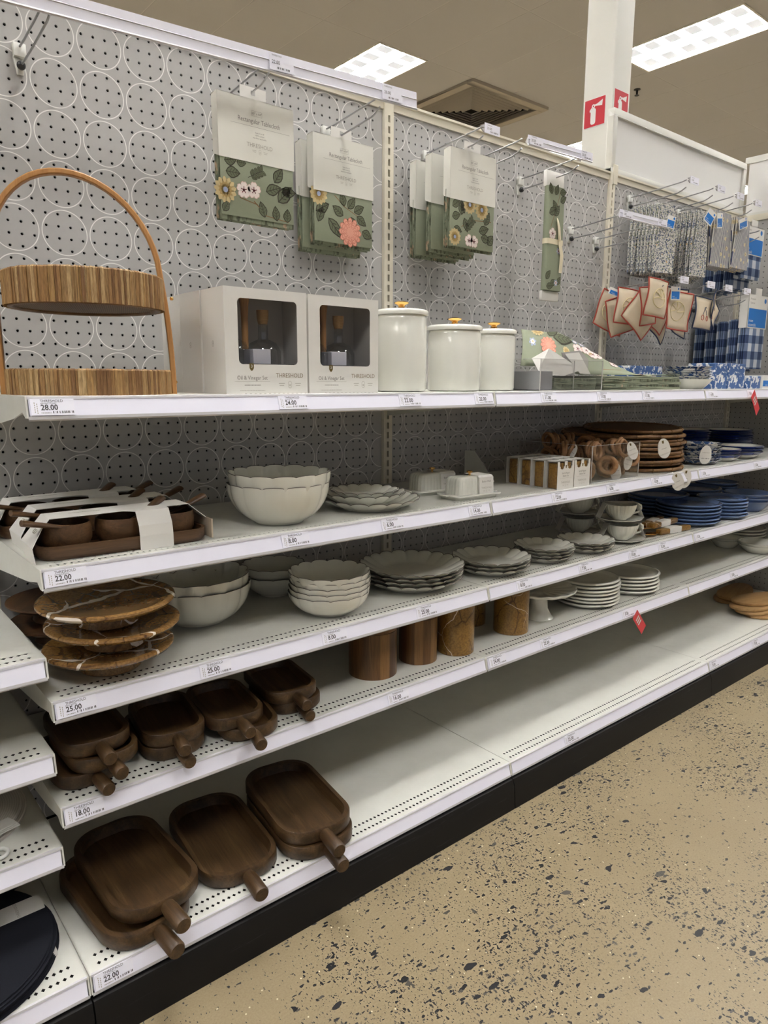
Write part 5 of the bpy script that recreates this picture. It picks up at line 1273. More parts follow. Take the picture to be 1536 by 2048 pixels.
# ============================================================ RATTAN CHARGERS
def charger_mesh():
    m = MB().lathe([(0.02, 0.002), (0.13, 0.002), (0.160, 0.008), (0.160, 0.011), (0.130, 0.006), (0.02, 0.006)], 56)
    r = MB().torus(0.165, 0.0068, 56, 8, (0, 0, 0.009))
    kn = MB()
    for a in range(14):
        q = 2*pi*a/14+0.1; M_ = Matrix.Rotation(q, 4, 'Z') @ Matrix.Translation((0.165, 0, 0.009)) @ Matrix.Rotation(pi/2, 4, 'X')
        kn.torus(0.0070, 0.0018, 10, 5, (0, 0, 0), M_)
    for q_ in (m, r, kn): q_.xf(Matrix.Diagonal((1.13, 1.13, 1, 1)))
    return m.mesh('woven_disc', WEAVE, smooth=0.9), r.mesh('bamboo_rim', RATTAN, smooth=1.0), kn.mesh('rim_binding', RATTAN, smooth=1.0)
CH = charger_mesh()
TAGB = tag_mesh(1.35, 1.15)
rd = random.Random(4)
def charger(label, x, y, z, rot, tagrot=None, tagpos=None):
    t = thing('rattan_charger', label, 'charger', (x, y, z), rot=rot, group='round rattan chargers')
    put('woven_disc', CH[0], t); r = put('bamboo_rim', CH[1], t); put('rim_binding', CH[2], r)['kind'] = 'stuff'
    if tagpos:
        g_ = put('hang_tag', TAGB, t); Mi = (Matrix.Translation((x, y, z)) @ __import__('mathutils').Euler(rot).to_matrix().to_4x4()).inverted()
        g_.matrix_local = Mi @ (Matrix.Translation(tagpos) @ __import__('mathutils').Euler(tagrot).to_matrix().to_4x4()); fill_tag(g_, 1.3)
n = 9
for i in range(n):
    x, y = 2.312+rd.uniform(-0.010, 0.010), -0.262+rd.uniform(-0.008, 0.008)
    z = Z2+0.001+i*0.0158
    tp = tr = None
    if i == 0: tp, tr = (2.242, -0.488, Z2+0.004), (0.15, -0.45, -0.5)
    if i == 1: tp, tr = (2.335, -0.484, Z2+0.012), (0.1, 0.05, -0.6)
    if i == 7: tp, tr = (2.16, -0.470, Z2+0.135), (0.1, -0.35, -0.5)
    charger(f'{nth(i, n+1)} round rattan charger of the pile behind the napkin ring bin', x, y, z, (rd.uniform(-0.02, 0.02), rd.uniform(-0.02, 0.02), rd.uniform(0, 6)), tr, tp)
charger('top round rattan charger lying across the pile', 2.325, -0.245, Z2+0.150, (0.02, -0.035, 0.4))
charger('rattan charger leaning flat against the back of the pile', 2.215, -0.215, Z2+0.134, (0.0, -0.03, 1.0))

# ============================================================ ENAMEL AND SPECKLED PLATES (bay 3, second shelf)
spl2 = MB().lathe(dish_prof(0.088, 0.017, 0.68, 0.003), 40).mesh('dish_body', SPLAT, smooth=0.9)
stack('speckled_plate', 'plate', 'blue speckled white plate of the pile next to the chargers', spl2, None, 2.640, -0.375, Z2+0.004, 8, 0.0098, 'speckled plates on the second shelf')
tg_t = thing('oval_tag', 'oval white tag hanging in front of the speckled plates', 'tag', (2.548, -0.452, Z2+0.088), rot=(0.05, 0.05, -0.6)); put('card', TAGB, tg_t); text('THRESHOLD', 0.006, INKT, tg_t, (0, -0.001, -0.03), name='brand_print'); put('barcode', BARC[2], tg_t, (-0.016, -0.001, -0.056))
def rim_plate(R, h):
    body = MB().lathe(dish_prof(R, h, 0.66, 0.003), 44).mesh('dish_body', CERW, smooth=0.9)
    rim = MB().lathe([(R*0.90, h*0.62), (R*0.965, h*0.83), (R+0.0008, h-0.0006), (R+0.0006, h+0.0012), (R-0.004, h+0.001)], 44, cap=False).mesh('dark_rim', NAVY, smooth=0.9)
    return body, rim
RP1, RP2 = rim_plate(0.085, 0.028), rim_plate(0.108, 0.030)
stack('blue_rim_bowl', 'bowl', 'small white bowl with cobalt rim beside the speckled plates', *RP1, 2.845, -0.370, Z2, 3, 0.0125, 'white bowls with cobalt rims')
stack('blue_rim_bowl', 'bowl', 'wider white bowl with cobalt rim near the right edge', *RP2, 3.035, -0.360, Z2, 3, 0.0135, 'white bowls with cobalt rims')
NV = MB().lathe(dish_prof(0.125, 0.022, 0.7, 0.003), 44)
NVM = NV.mesh('dish_body', NAVY, smooth=0.9)
WIN = MB().lathe([(0.118, 0.0205), (0.105, 0.0165), (0.085, 0.0065), (0.02, 0.0062)], 44, cap=False).mesh('dark_rim', CERW, smooth=0.9)
stack('navy_plate', 'plate', 'cobalt enamel plate of the tall pile behind the blue-rimmed bowls', NVM, WIN, 2.90, -0.155, Z2, 11, 0.0105, 'cobalt enamel plates')
stack('navy_plate', 'plate', 'cobalt enamel plate of the pile at the right edge', NVM, WIN, 3.245, -0.205, Z2, 9, 0.0115, 'cobalt enamel plates')

# ============================================================ DENIM BLUE PLATES (third shelf)
def coupe(R, h, th=0.0075):
    return [(R*0.55, 0), (R*0.60, 0.0015), (R*0.86, h*0.25), (R*0.985, h*0.72), (R, h-0.003), (R-0.003, h), (R-th, h-0.0005), (R*0.88, h*0.55), (R*0.80, h*0.42), (R*0.3, h*0.40)]
BP = MB().lathe(coupe(0.135, 0.021), 56).mesh('dish_body', BLUEC, smooth=0.9)
BP2 = MB().lathe(coupe(0.108, 0.021), 48).mesh('dish_body', BLUEC, smooth=0.9)
BB = MB().lathe(dish_prof(0.108, 0.052, 0.62), 48).mesh('dish_body', BLUEC, smooth=0.9)
stack('blue_plate', 'plate', 'denim blue plate of the front left stack', BP, None, 2.640, -0.345, Z3, 6, 0.0145, 'denim blue plates')
stack('blue_plate', 'plate', 'denim blue plate of the second front stack', BP2, None, 2.895, -0.375, Z3, 6, 0.0145, 'denim blue plates')
stack('blue_bowl', 'bowl', 'denim blue bowl at the right edge of the third shelf', BB, None, 3.165, -0.372, Z3, 3, 0.017, 'denim blue bowls')
stack('blue_plate', 'plate', 'denim blue plate of the rear left stack', BP, None, 2.735, -0.150, Z3, 6, 0.0155, 'denim blue plates')
stack('blue_plate', 'plate', 'denim blue plate of the rear middle stack', BP, None, 3.04, -0.155, Z3, 6, 0.0155, 'denim blue plates')
stack('blue_plate', 'plate', 'denim blue plate of the rear right stack', BP2, None, 3.30, -0.150, Z3, 6, 0.0165, 'denim blue plates')

# ============================================================ CUPS AND SAUCERS
def cup_set(label, x, y, z, rz=0.0):
    t = thing('cup_and_saucer', label, 'cup', (x, y, z), rz=rz, group='boxed cups and saucers')
    fl = lambda a0: (lambda th, i: (1-a0*abs(sin(13*th)) if 1 < i < 8 else 1, 0))
    MB().lathe([(0.035, 0), (0.038, 0.001), (0.060, 0.006), (0.083, 0.014), (0.083, 0.016), (0.058, 0.0085), (0.030, 0.006)], 52).build('saucer', CERAM, t, smooth=0.9)
    c = MB().lathe([(0.026, 0.008), (0.027, 0.011), (0.041, 0.020), (0.052, 0.035), (0.058, 0.052), (0.0615, 0.068), (0.0605, 0.0685), (0.056, 0.052), (0.048, 0.034), (0.030, 0.016)], 104, fl(0.035)).build('cup', CERAM, t, smooth=1.0)
    MB().tube([(0.057, 0, 0.060), (0.072, 0, 0.066), (0.084, 0, 0.060), (0.086, 0, 0.048), (0.076, 0, 0.034), (0.053, 0, 0.030)], 0.0042, 8).build('handle', CERAM, c, smooth=1.0)
    # paper sleeve: top strip and two side straps
    w = 0.020
    pr = [(-0.072, 0.004), (-0.088, 0.017), (-0.062, 0.0735), (0.062, 0.0735), (0.090, 0.016), (0.074, 0.002)]
    m = MB().add([(a, -w, b) for a, b in pr]+[(a, w, b) for a, b in pr], [(i, i+1, i+7, i+6) for i in range(5)])
    s_ = m.build('paper_sleeve', CARD2, t)
    so = s_.modifiers.new('thickness', 'SOLIDIFY'); so.thickness = 0.001
    MB().quad((-0.06, -0.03, 0.0740), (0.06, -0.03, 0.0740), (0.06, w, 0.0740), (-0.06, w, 0.0740)).build('sleeve_top', LINER, s_)
for lb, x, y, z in (('front lower', 2.085, -0.375, 0), ('front upper', 2.080, -0.365, 0.077), ('rear lower', 2.075, -0.185, 0), ('rear upper', 2.075, -0.180, 0.077)):
    cup_set(f'{lb} fluted cup on its saucer in a paper sleeve', x, y, Z3+z, -0.55)

# ============================================================ MARBLE SERVERS
def server(label, x, y, z, rz):
    t = thing('marble_server', label, 'serving utensil', (x, y, z), rz=rz, group='marble handled servers')
    MB().prism(rrect(-0.10, 0.10, -0.014, 0.014, 0.006, 3), 0.0, 0.022).build('marble_handle', MARB2, t, bevel=0.005)
    MB().prism(rrect(-0.045, 0.035, -0.016, 0.016, 0.006, 3), -0.0005, 0.024).build('paper_wrap', CARD2, t, bevel=0.003)
    MB().prism([(-0.10, -0.006), (-0.15, -0.022), (-0.180, 0.0), (-0.15, 0.022), (-0.10, 0.006)], 0.010, 0.012).build('blade', GOLD, t)
for i, (lb, x, y, z, r) in enumerate((('lowest marble handled server in front of the blue plates', 2.392, -0.420, 0.0015, -0.10), ('second marble handled server of the pile before the blue plates', 2.372, -0.385, 0.026, 0.04), ('third marble handled server of the pile before the blue plates', 2.362, -0.345, 0.026, 0.20), ('marble handled server lying at the back of the pile', 2.375, -0.300, 0.0015, 0.30))):
    server(lb, x, y, Z3+z, r)

# ============================================================ MARBLE CAKE STANDS
def stand_me(R, h):
    p_ = MB().lathe([(0.055, h-0.016), (0.064, h-0.0155), (R*0.82, h-0.012), (R*0.96, h-0.0085), (R, h-0.002), (R-0.001, h+0.002), (R-0.007, h+0.004), (R*0.80, h-0.002), (0.03, h-0.003)], 64)
    f_ = MB().lathe([(0.058, 0.0), (0.062, 0.003), (0.061, 0.012), (0.058, h-0.016)], 48)
    return p_.mesh('plate', MARB, smooth=0.8), f_.mesh('foot', MARB, smooth=0.8)
for i, (x, y, R, z, tl) in enumerate(((0.150, -0.370, 0.132, 0.0, (0, 0, 1.0)), (0.160, -0.372, 0.136, 0.0505, (0.0, -0.02, 2.2)), (0.150, -0.372, 0.138, 0.101, (0.015, -0.01, 0.4)))):
    t = thing('marble_cake_stand', f'{nth(i, 3)} brown marble cake stand of the pile of three', 'cake stand', (x, y, Z3+z), rot=tl, group='brown marble cake stands')
    a, b = stand_me(R, 0.052); put('plate', a, t); put('foot', b, t)
for i, z in enumerate((0.0, 0.052)):
    t = thing('wooden_cake_stand', f'{("lower", "upper")[i]} plain wooden stand behind the marble cake stands', 'cake stand', (0.118, -0.127, Z3+z), rz=i, group='wooden stands')
    MB().lathe([(0.05, 0.034), (0.100, 0.038), (0.112, 0.046), (0.112, 0.050), (0.100, 0.047), (0.03, 0.045)], 48).build('plate', WALNUTX, t, smooth=0.8)
    MB().lathe([(0.055, 0.0), (0.058, 0.004), (0.050, 0.034)], 40).build('foot', WALNUTX, t, smooth=0.8)

# ============================================================ PADDLE TRAYS
def paddle(L, W, H, r, hl, hr, wall=0.014):
    """tray body from y=0 (front) to y=L (back), handle towards -y ; returns meshes"""
    n = 8
    o0 = rrect(-W/2+0.006, W/2-0.006, 0.006, L-0.006, r-0.006, n); o1 = rrect(-W/2, W/2, 0, L, r, n)
    i1 = rrect(-W/2+wall, W/2-wall, wall, L-wall, r-wall*0.7, n); i0 = rrect(-W/2+wall+0.006, W/2-wall-0.006, wall+0.006, L-wall-0.006, max(r-wall*1.1, 0.01), n)
    m = MB(); k = len(o0)
    rings = [(o0, 0.0), (o1, 0.008), (o1, H-0.003), (rrect(-W/2+0.002, W/2-0.002, 0.002, L-0.002, r-0.002, n), H), (i1, H), (i1, H-0.004), (i0, 0.012)]
    for pts, z in rings: m.v += [(a, b, z) for a, b in pts]
    for j in range(len(rings)-1): m.f += [(j*k+i, j*k+(i+1) % k, (j+1)*k+(i+1) % k, (j+1)*k+i) for i in range(k)]
    m.f += [tuple(range(k))[::-1], tuple((len(rings)-1)*k+i for i in range(k))]
    z = H*0.5
    h = MB().tube([(0, 0.004, z), (0, -0.004, z), (0, -0.012, z), (0, -hl+0.004, z-0.001), (0, -hl, z-0.001)], [hr*0.85, hr*0.88, hr*0.95, hr, hr*0.86], 20)
    return m.mesh('tray_body', WALNUT, smooth=0.7), h.mesh('handle', WALNUT, smooth=0.7)
PB = paddle(0.335, 0.190, 0.036, 0.070, 0.072, 0.0175, 0.012); PS = paddle(0.225, 0.142, 0.032, 0.050, 0.058, 0.0148, 0.011)
def tray(label, me, x, y, z, rz, rx=0.0, ry=0.0):
    t = thing('paddle_tray', label, 'serving tray', (x, y, z), rot=(rx, ry, rz), group='dark wooden paddle trays')
    put('tray_body', me[0], t); put('handle', me[1], t)
tray('lower large paddle tray of the pile at the left end of the bottom shelf', PB, 0.142, -0.585, ZB+0.0005, 0.09)
tray('upper large paddle tray of the pile at the left end of the bottom shelf', PB, 0.166, -0.572, ZB+0.0375, 0.035)
tray('single large paddle tray in the middle of the three on the bottom shelf', PB, 0.362, -0.553, ZB+0.0005, -0.10)
tray('lower large paddle tray of the pile at the right on the bottom shelf', PB, 0.556, -0.590, ZB+0.0005, -0.12)
tray('upper large paddle tray of the pile at the right on the bottom shelf', PB, 0.552, -0.583, ZB+0.0375, -0.14)
tray('lowest small paddle tray of the pile of three by the left edge', PS, 0.086, -0.438, Z4+0.0005, 0.06)
tray('middle small paddle tray of the pile of three by the left edge', PS, 0.112, -0.452, Z4+0.033, 0.02)
tray('top small paddle tray of the pile of three by the left edge', PS, 0.098, -0.440, Z4+0.0655, -0.03)
tray('lower small paddle tray of the second pile on the fourth shelf', PS, 0.263, -0.445, Z4+0.0005, -0.06)
tray('upper small paddle tray of the second pile on the fourth shelf', PS, 0.258, -0.448, Z4+0.033, -0.16)
tray('lower small paddle tray of the third pile, jutting over the edge', PS, 0.428, -0.478, Z4+0.0005, -0.22)
tray('upper small paddle tray of the third pile on the fourth shelf', PS, 0.402, -0.466, Z4+0.033, -0.12)
tray('lower small paddle tray of the pile nearest to the wooden canisters', PS, 0.588, -0.430, Z4+0.0005, -0.16)
tray('upper small paddle tray of the pile nearest to the wooden canisters', PS, 0.576, -0.432, Z4+0.033, -0.14)

# ============================================================ WOODEN CANISTERS, MARBLE CROCKS
def stave_can(label, x, y, R, H, rz):
    t = thing('wooden_canister', label, 'canister', (x, y, Z4), rz=rz, group='stave wooden canisters')
    ns = 14; rd = random.Random(label)
    for s_ in range(ns):
        m = MB(); a0, a1 = 2*pi*s_/ns, 2*pi*(s_+1)/ns; k = 4; pts = []
        for q in range(k+1): a = a0+(a1-a0)*q/k; pts.append((R*cos(a), R*sin(a)))
        pts += [((R-0.010)*cos(a1), (R-0.010)*sin(a1)), ((R-0.010)*cos(a0), (R-0.010)*sin(a0))]
        m.prism(pts, 0.0, H-0.014).build('stave', ACACIA[rd.choice((0, 0, 1, 1, 2))], t, smooth=0.5)
    MB().lathe([(R-0.003, H-0.0135), (R-0.0005, H-0.0125), (R, H-0.003), (R-0.004, H), (0.02, H)], 48).build('lid', ACACIA[0], t, smooth=0.6)
    MB().lathe([(R-0.011, 0.001), (R-0.011, 0.004)], 32).build('floor', ACACIA[2], t)
stave_can('taller dark wooden stave canister nearest to the trays', 0.893, -0.338, 0.069, 0.145, 0.3)
stave_can('smaller dark wooden stave canister beside the marble crock', 1.060, -0.347, 0.057, 0.150, 1.1)
def crock(label, x, y, R, H, rz):
    t = thing('marble_crock', label, 'utensil crock', (x, y, Z4), rz=rz, group='brown marble crocks')
    MB().lathe([(R-0.002, 0), (R, 0.002), (R, H-0.002), (R-0.002, H), (R-0.008, H), (R-0.009, 0.012), (0.02, 0.010)], 56).build('body', MARB2, t, smooth=0.7)
crock('brown marble crock with white veins beside the wooden canister', 1.195, -0.372, 0.057, 0.160, 0.6)
crock('brown marble crock with a diagonal dark vein before the cake stand', 1.468, -0.362, 0.058, 0.165, 2.6)
crock('brown marble crock in the shade behind the other two', 1.420, -0.215, 0.057, 0.160, 4.0)

# ============================================================ WHITE CAKE STAND AND COUPE PLATES
t = thing('white_cake_stand', 'white pedestal cake stand with a wavy rim beside the marble crock', 'cake stand', (1.648, -0.335, Z4))
MB().lathe([(0.052, 0), (0.053, 0.003), (0.044, 0.012), (0.033, 0.035), (0.030, 0.075), (0.036, 0.088)], 48).build('pedestal', CERW, t, smooth=0.9)
wob = lambda th, i: (1+0.008*sin(16*th)*(1 if 2 <= i <= 6 else 0), 0.0015*sin(16*th)*(1 if 2 <= i <= 6 else 0))
MB().lathe([(0.03, 0.086), (0.06, 0.088), (0.115, 0.098), (0.128, 0.105), (0.130, 0.110), (0.126, 0.112), (0.112, 0.105), (0.03, 0.101)], 96, wob).build('plate', CERAM, t, smooth=0.9)
WP = MB().lathe(coupe(0.122, 0.020, 0.009), 56).mesh('dish_body', CERW, smooth=0.9)
stack('white_plate', 'plate', 'white rounded plate of the stack of seven beside the cake stand', WP, None, 1.935, -0.335, Z4, 7, 0.0138, 'white rounded plates')
stack('white_plate', 'plate', 'white rounded plate of the stack of five behind it', WP, None, 2.215, -0.335, Z4, 5, 0.0145, 'white rounded plates')
SB = MB().lathe(dish_prof(0.078, 0.040, 0.6), 44).mesh('dish_body', CERW, smooth=0.9)
SB2 = MB().lathe(dish_prof(0.092, 0.040, 0.6), 44).mesh('dish_body', CERW, smooth=0.9)
stack('white_bowl', 'bowl', 'white soup bowl of the pair at the back of the fourth shelf', SB, None, 3.270, -0.240, Z4, 2, 0.012, 'white soup bowls')
stack('white_bowl', 'bowl', 'white soup bowl of the pair at the right edge of the fourth shelf', SB2, None, 3.275, -0.395, Z4, 2, 0.012, 'white soup bowls')
stack('white_plate', 'plate', 'white rounded plate of the small stack in the back right corner', WP, None, 3.52, -0.20, Z4, 4, 0.016, 'white rounded plates')

# ============================================================ PALE WOODEN BOARDS
def board(label, x, y, z, rz, L=0.34, W=0.17, tilt=(0, 0)):
    t = thing('wooden_board', label, 'serving board', (x, y, z), rot=(tilt[0], tilt[1], rz), group='pale wooden boards')
    pts = []
    for i in range(40):
        a = 2*pi*i/40; r = 1+0.10*cos(2*a+0.6)+0.06*cos(3*a); pts.append((L/2*cos(a)*(abs(cos(a))**-0.15 if abs(cos(a)) > .2 else 1)*0.95*r, W/2*sin(a)*r))
    MB().prism(pts, 0.0, 0.015).build('board', OAK, t, bevel=0.005)
board('lowest pale wooden board of the pile on the bottom shelf', 3.30, -0.455, ZB+0.0005, 0.10)
board('second pale wooden board of the pile on the bottom shelf', 3.275, -0.43, ZB+0.016, 0.02)
board('third pale wooden board of the pile on the bottom shelf', 3.265, -0.42, ZB+0.0315, -0.10)
board('top pale wooden board of the pile on the bottom shelf', 3.31, -0.415, ZB+0.047, -0.16)
board('lower pale wooden board lying behind the pile', 3.42, -0.24, ZB+0.0005, 0.2)
board('upper pale wooden board lying behind the pile', 3.44, -0.24, ZB+0.045 - 0.029, 0.25)

# ============================================================ BOXED WOODEN BOWL SETS
def bowl_set():
    t = thing('bowl_set', '', 'bowl set', (0, 0, 0), group='boxed wooden bowl sets')
    L, D = 0.345, 0.125
    n = 6; m = MB(); o0 = rrect(-L/2+0.008, L/2-0.008, -D/2+0.008, D/2-0.008, 0.030, n); o1 = rrect(-L/2, L/2, -D/2, D/2, 0.038, n); i1 = rrect(-L/2+0.007, L/2-0.007, -D/2+0.007, D/2-0.007, 0.032, n)
    k = len(o0); rings = [(o0, 0.0), (o1, 0.010), (o1, 0.028), (i1, 0.028), (o0, 0.008)]
    for pts, z in rings: m.v += [(a, b, z) for a, b in pts]
    for j in range(len(rings)-1): m.f += [(j*k+i, j*k+(i+1) % k, (j+1)*k+(i+1) % k, (j+1)*k+i) for i in range(k)]
    m.f += [tuple(range(k))[::-1], tuple(4*k+i for i in range(k))]
    m.build('tray', WALNUTX, t, smooth=0.7)
    bw = MB().lathe([(0.030, 0.009), (0.040, 0.012), (0.049, 0.030), (0.050, 0.050), (0.0475, 0.064), (0.0450, 0.064), (0.0455, 0.045), (0.038, 0.022), (0.015, 0.017)], 40).mesh('wooden_bowl', WALNUTX, smooth=0.9)
    for x in (-0.108, 0.0, 0.108): put('wooden_bowl', bw, t, (x, 0, 0), (0, 0, x*20))
    spn = MB().tube([(0.0, 0, 0.0), (0.03, 0, 0.006), (0.065, 0, 0.018), (0.10, 0, 0.030)], [0.007, 0.0075, 0.0105, 0.0125], 10, flat=(1, .5)).mesh('wooden_spoon', WALNUTX, smooth=1.0)
    put('wooden_spoon', spn, t, (-0.092, -0.034, 0.058), (0, 0.10, pi+0.10)); put('wooden_spoon', spn, t, (0.012, -0.034, 0.058), (0, -0.02, 0.55)); put('wooden_spoon', spn, t, (0.100, -0.010, 0.060), (0, 0.05, 0.35))
    # paper sleeve : roof, sloping left end, dark right end, front strap
    a = [(-L/2-0.006, 0.0), (-L/2-0.010, 0.030), (-L/2+0.030, 0.078), (L/2-0.035, 0.080), (L/2+0.006, 0.045), (L/2+0.006, 0.006)]
    y0, y1 = -0.030, 0.040
    s_ = MB().add([(x, y0, z) for x, z in a]+[(x, y1, z) for x, z in a], [(i, i+1, i+7, i+6) for i in range(5)])
    s_.add([(-L/2-0.010, -0.062, 0.030), (-L/2-0.006, -0.062, 0.0), (-L/2-0.006, y0, 0.0), (-L/2-0.010, y0, 0.030), (-L/2+0.022, y0, 0.070)], [(0, 1, 2, 3), (0, 3, 4)])
    sl = s_.build('paper_sleeve', CARD2, t); q = sl.modifiers.new('thickness', 'SOLIDIFY'); q.thickness = 0.0012
    x0, x1 = 0.018, 0.088
    pr = [(y0, 0.0805), (-0.045, 0.078), (-0.062, 0.050), (-0.0655, 0.028), (-0.0655, 0.0)]
    st = MB().add([(x0-(0.03 if i == 0 else 0), a_, b) for i, (a_, b) in enumerate(pr)]+[(x1, a_, b) for a_, b in pr], [(i, i+5, i+6, i+1) for i in range(4)]).build('front_strap', CARD2, sl)
    MB().box(L/2+0.004, L/2+0.0075, -0.058, y1, 0.004, 0.046).build('kraft_end', KRAFT, sl)
    put('title_print', FINE3, sl, (-0.10, -0.004, 0.0806), (-pi/2, 0, 0), (1, 1, 5))
    for q_ in range(2): MB().torus(0.005, 0.0005, 14, 4, (0, 0, 0), Matrix.Translation((-L/2+0.008, -0.010+q_*0.010, 0.053)) @ Matrix.Rotation(-0.90, 4, 'Y')).build('side_mark', INKT, sl)
    return t
b0 = bowl_set(); b0.location = (0.187, -0.375, Z2+0.0005); b0.rotation_euler.z = -0.035; b0['label'] = 'front boxed set of wooden bowls and spoons on a tray'
dup(b0, 'middle boxed set of wooden bowls and spoons on a tray', (0.195, -0.242, Z2+0.0005), 0.0)
dup(b0, 'rear boxed set of wooden bowls and spoons on a tray', (0.175, -0.108, Z2+0.0005), 0.02)

# ============================================================ LEFT BAY PLACEMATS
rd = random.Random(5)
pm = MB().lathe([(0.188, 0), (0.19, 0.001), (0.19, 0.003), (0.188, 0.004)], 64).mesh('mat', BLKFELT)
for i in range(8):
    t = thing('black_placemat', f'{nth(i, 8)} round black felt placemat on the bottom left shelf', 'placemat', (-0.212+rd.uniform(-0.005, 0.005)+0.0015*(7-i), -0.408+rd.uniform(-0.006, 0.006), ZB+0.0005+i*0.0043), group='round black placemats'); put('mat', pm, t)
bd = thing('placemat_band', 'white paper band around the black placemats', 'paper band', (-0.208, -0.408, ZB+0.036))
MB().box(-0.2, 0.181, 0.018, 0.068, 0, 0.0012).box(0.181, 0.1835, 0.020, 0.066, -0.03, 0.001).build('band', CARD2, bd); text('THRESHOLD', 0.0085, INKT, bd, (0.135, 0.043, 0.0016), rot=(0, 0, pi/2), name='brand_print')
b2_ = thing('placemat_band', 'white paper slip sticking out of the black placemats', 'paper band', (-0.052, -0.47, ZB+0.004)); MB().box(0, 0.020, -0.03, 0.03, 0, 0.010).build('band', CARD2, b2_)
t = thing('dark_placemat', 'dark cloth roll lying behind the black placemats', 'placemat', (-0.10, -0.14, ZB+0.0005)); MB().lathe([(0.11, 0), (0.115, 0.002), (0.115, 0.028), (0.11, 0.03)], 40).build('mat', BLKFELT, t)
wm = MB().lathe([(0.168, 0), (0.17, 0.001), (0.17, 0.006), (0.168, 0.007)], 64).mesh('mat', COIL)
for i in range(2):
    t = thing('woven_placemat', f'{("lower", "upper")[i]} pale round woven placemat at the left edge', 'placemat', (-0.185-0.01*i, -0.245, 0.354+0.0005+i*0.0078), group='pale woven placemats'); put('mat', wm, t)
t = thing('napkin_bundle', 'folded cream napkins beside the pale woven placemats', 'napkins', (-0.115, -0.378, 0.3705), rz=0.25)
for i in range(3): MB().box(-0.07, 0.06-0.004*i, -0.016, 0.016, i*0.004, i*0.004+0.0034).build('napkin', CARD2, t, bevel=0.002)
t = thing('glass_ring', 'small clear ring standing near the pale napkins', 'ring', (-0.105, -0.432, 0.3545)); MB().torus(0.016, 0.004, 24, 8, (0, 0, 0.006)).build('ring', WPLAST, t, smooth=1)

# ============================================================ HANGING NAPKINS, BAY 3
def napkin(label, x, y, z, w, h, th, m, rz, name='hanging_napkin', grp='hanging napkins', taper=0.75, lean=0.0):
    t = thing(name, label, 'napkin', (x, y, z), rot=(lean, 0, rz), group=grp)
    n = 6; mb = MB()
    for layer in range(3):
        o = len(mb.v); yo = (layer-1)*th
        for i in range(n+1):
            u = i/n; k = taper+(1-taper)*min(1, u*1.8); hw = w/2*k
            for a in (-1, 0, 1):
                mb.v.append((a*hw+0.004*sin(u*4+layer), yo+0.004*sin(a*2+u*3+layer*2)-th*0.4, -h*u))
            for a in (-1, 0, 1):
                mb.v.append((a*hw+0.004*sin(u*4+layer), yo+0.004*sin(a*2+u*3+layer*2)+th*0.4, -h*u-(0.004*layer if i == n else 0)))
        for i in range(n):
            p_ = o+i*6
            mb.f += [(p_, p_+1, p_+7, p_+6), (p_+1, p_+2, p_+8, p_+7), (p_+4, p_+3, p_+9, p_+10), (p_+5, p_+4, p_+10, p_+11), (p_+3, p_, p_+6, p_+9), (p_+2, p_+5, p_+11, p_+8)]
        e_ = o+n*6; mb.f += [(e_, e_+1, e_+4, e_+3), (e_+1, e_+2, e_+5, e_+4), (o+3, o+4, o+1, o), (o+4, o+5, o+2, o+1)]
    mb.build('cloth', m, t, smooth=0.8)
    MB().tube([(0, 0.0, 0.012), (0.002, 0.0, 0.0), (0, 0.0, -0.006)], 0.0012, 5).build('loop', WPLAST, t)
    return t
rd = random.Random(21)
for i in range(7):
    napkin(f'{ORD[i] if i else "rearmost"} floral napkin from the wall on the first napkin hook'.replace('second floral', 'second floral'), 2.577, -0.055-i*0.021, 1.985-0.001*i, 0.105, 0.27+rd.uniform(-0.01, 0.01), 0.0055, FLORAL, rd.uniform(-0.25, 0.1), grp='floral napkins of the first hook')
for i in range(9):
    napkin(f'{ORD[i] if i else "rearmost"} floral napkin from the wall on the second napkin hook', 2.800, -0.045-i*0.0215, 1.985-0.001*i, 0.112, 0.275+rd.uniform(-0.01, 0.01), 0.0055, FLORAL, rd.uniform(-0.25, 0.1) if i < 8 else 0.0, grp='floral napkins of the second hook')
for i in range(2):
    napkin(f'{("rear", "front")[i]} striped napkin with daisies on the third napkin hook', 2.985, -0.185-i*0.03, 2.002, 0.165, 0.235, 0.006, STRIPE, 0.0, taper=0.97, grp='striped napkins')
for i in range(2):
    napkin(f'{("rear", "front")[i]} striped napkin with daisies at the right edge', 3.160, -0.195-i*0.03, 1.995, 0.165, 0.22, 0.006, STRIPE, 0.05, taper=0.97, grp='striped napkins')
def blue_tag(label, x, y, z, rz, ry, w=0.05, h=0.06, logo=True):
    t = thing('blue_tag', label, 'tag', (x, y, z), rot=(0, ry, rz), group='white and blue price tags')
    MB().box(-w/2, w/2, -0.0008, 0, -h, 0).build('card', CARD2, t)
    MB().quad((-w*.42, -0.0011, -h*.92), (w*.42, -0.0011, -h*.92), (w*.42, -0.0011, -h*.36), (-w*.42, -0.0011, -h*.36)).build('blue_panel', BRBLUE, t)
    MB().add([(w*.3+0.005*cos(a*pi/5), -0.0011, -h*.17+0.005*sin(a*pi/5)) for a in range(10)], [tuple(range(10))]).build('blue_dot', BRBLUE, t)
    text('room', 0.007, WHITEP, t, (-w*.22, -0.0013, -h*.72), name='brand_print'); text('essentials', 0.007, WHITEP, t, (-w*.06, -0.0013, -h*.84), name='brand_print')
blue_tag('diamond-wise tilted blue tag on the frontmost floral napkin', 2.815, -0.262, 1.975, -0.3, 0.55)
blue_tag('upright blue tag on the striped napkins', 2.895, -0.252, 1.980, 0.1, -0.15, 0.062, 0.062)
blue_tag('slanted blue tag on the striped napkins at the right edge', 3.12, -0.25, 1.99, 0.1, -0.30, 0.105, 0.045)
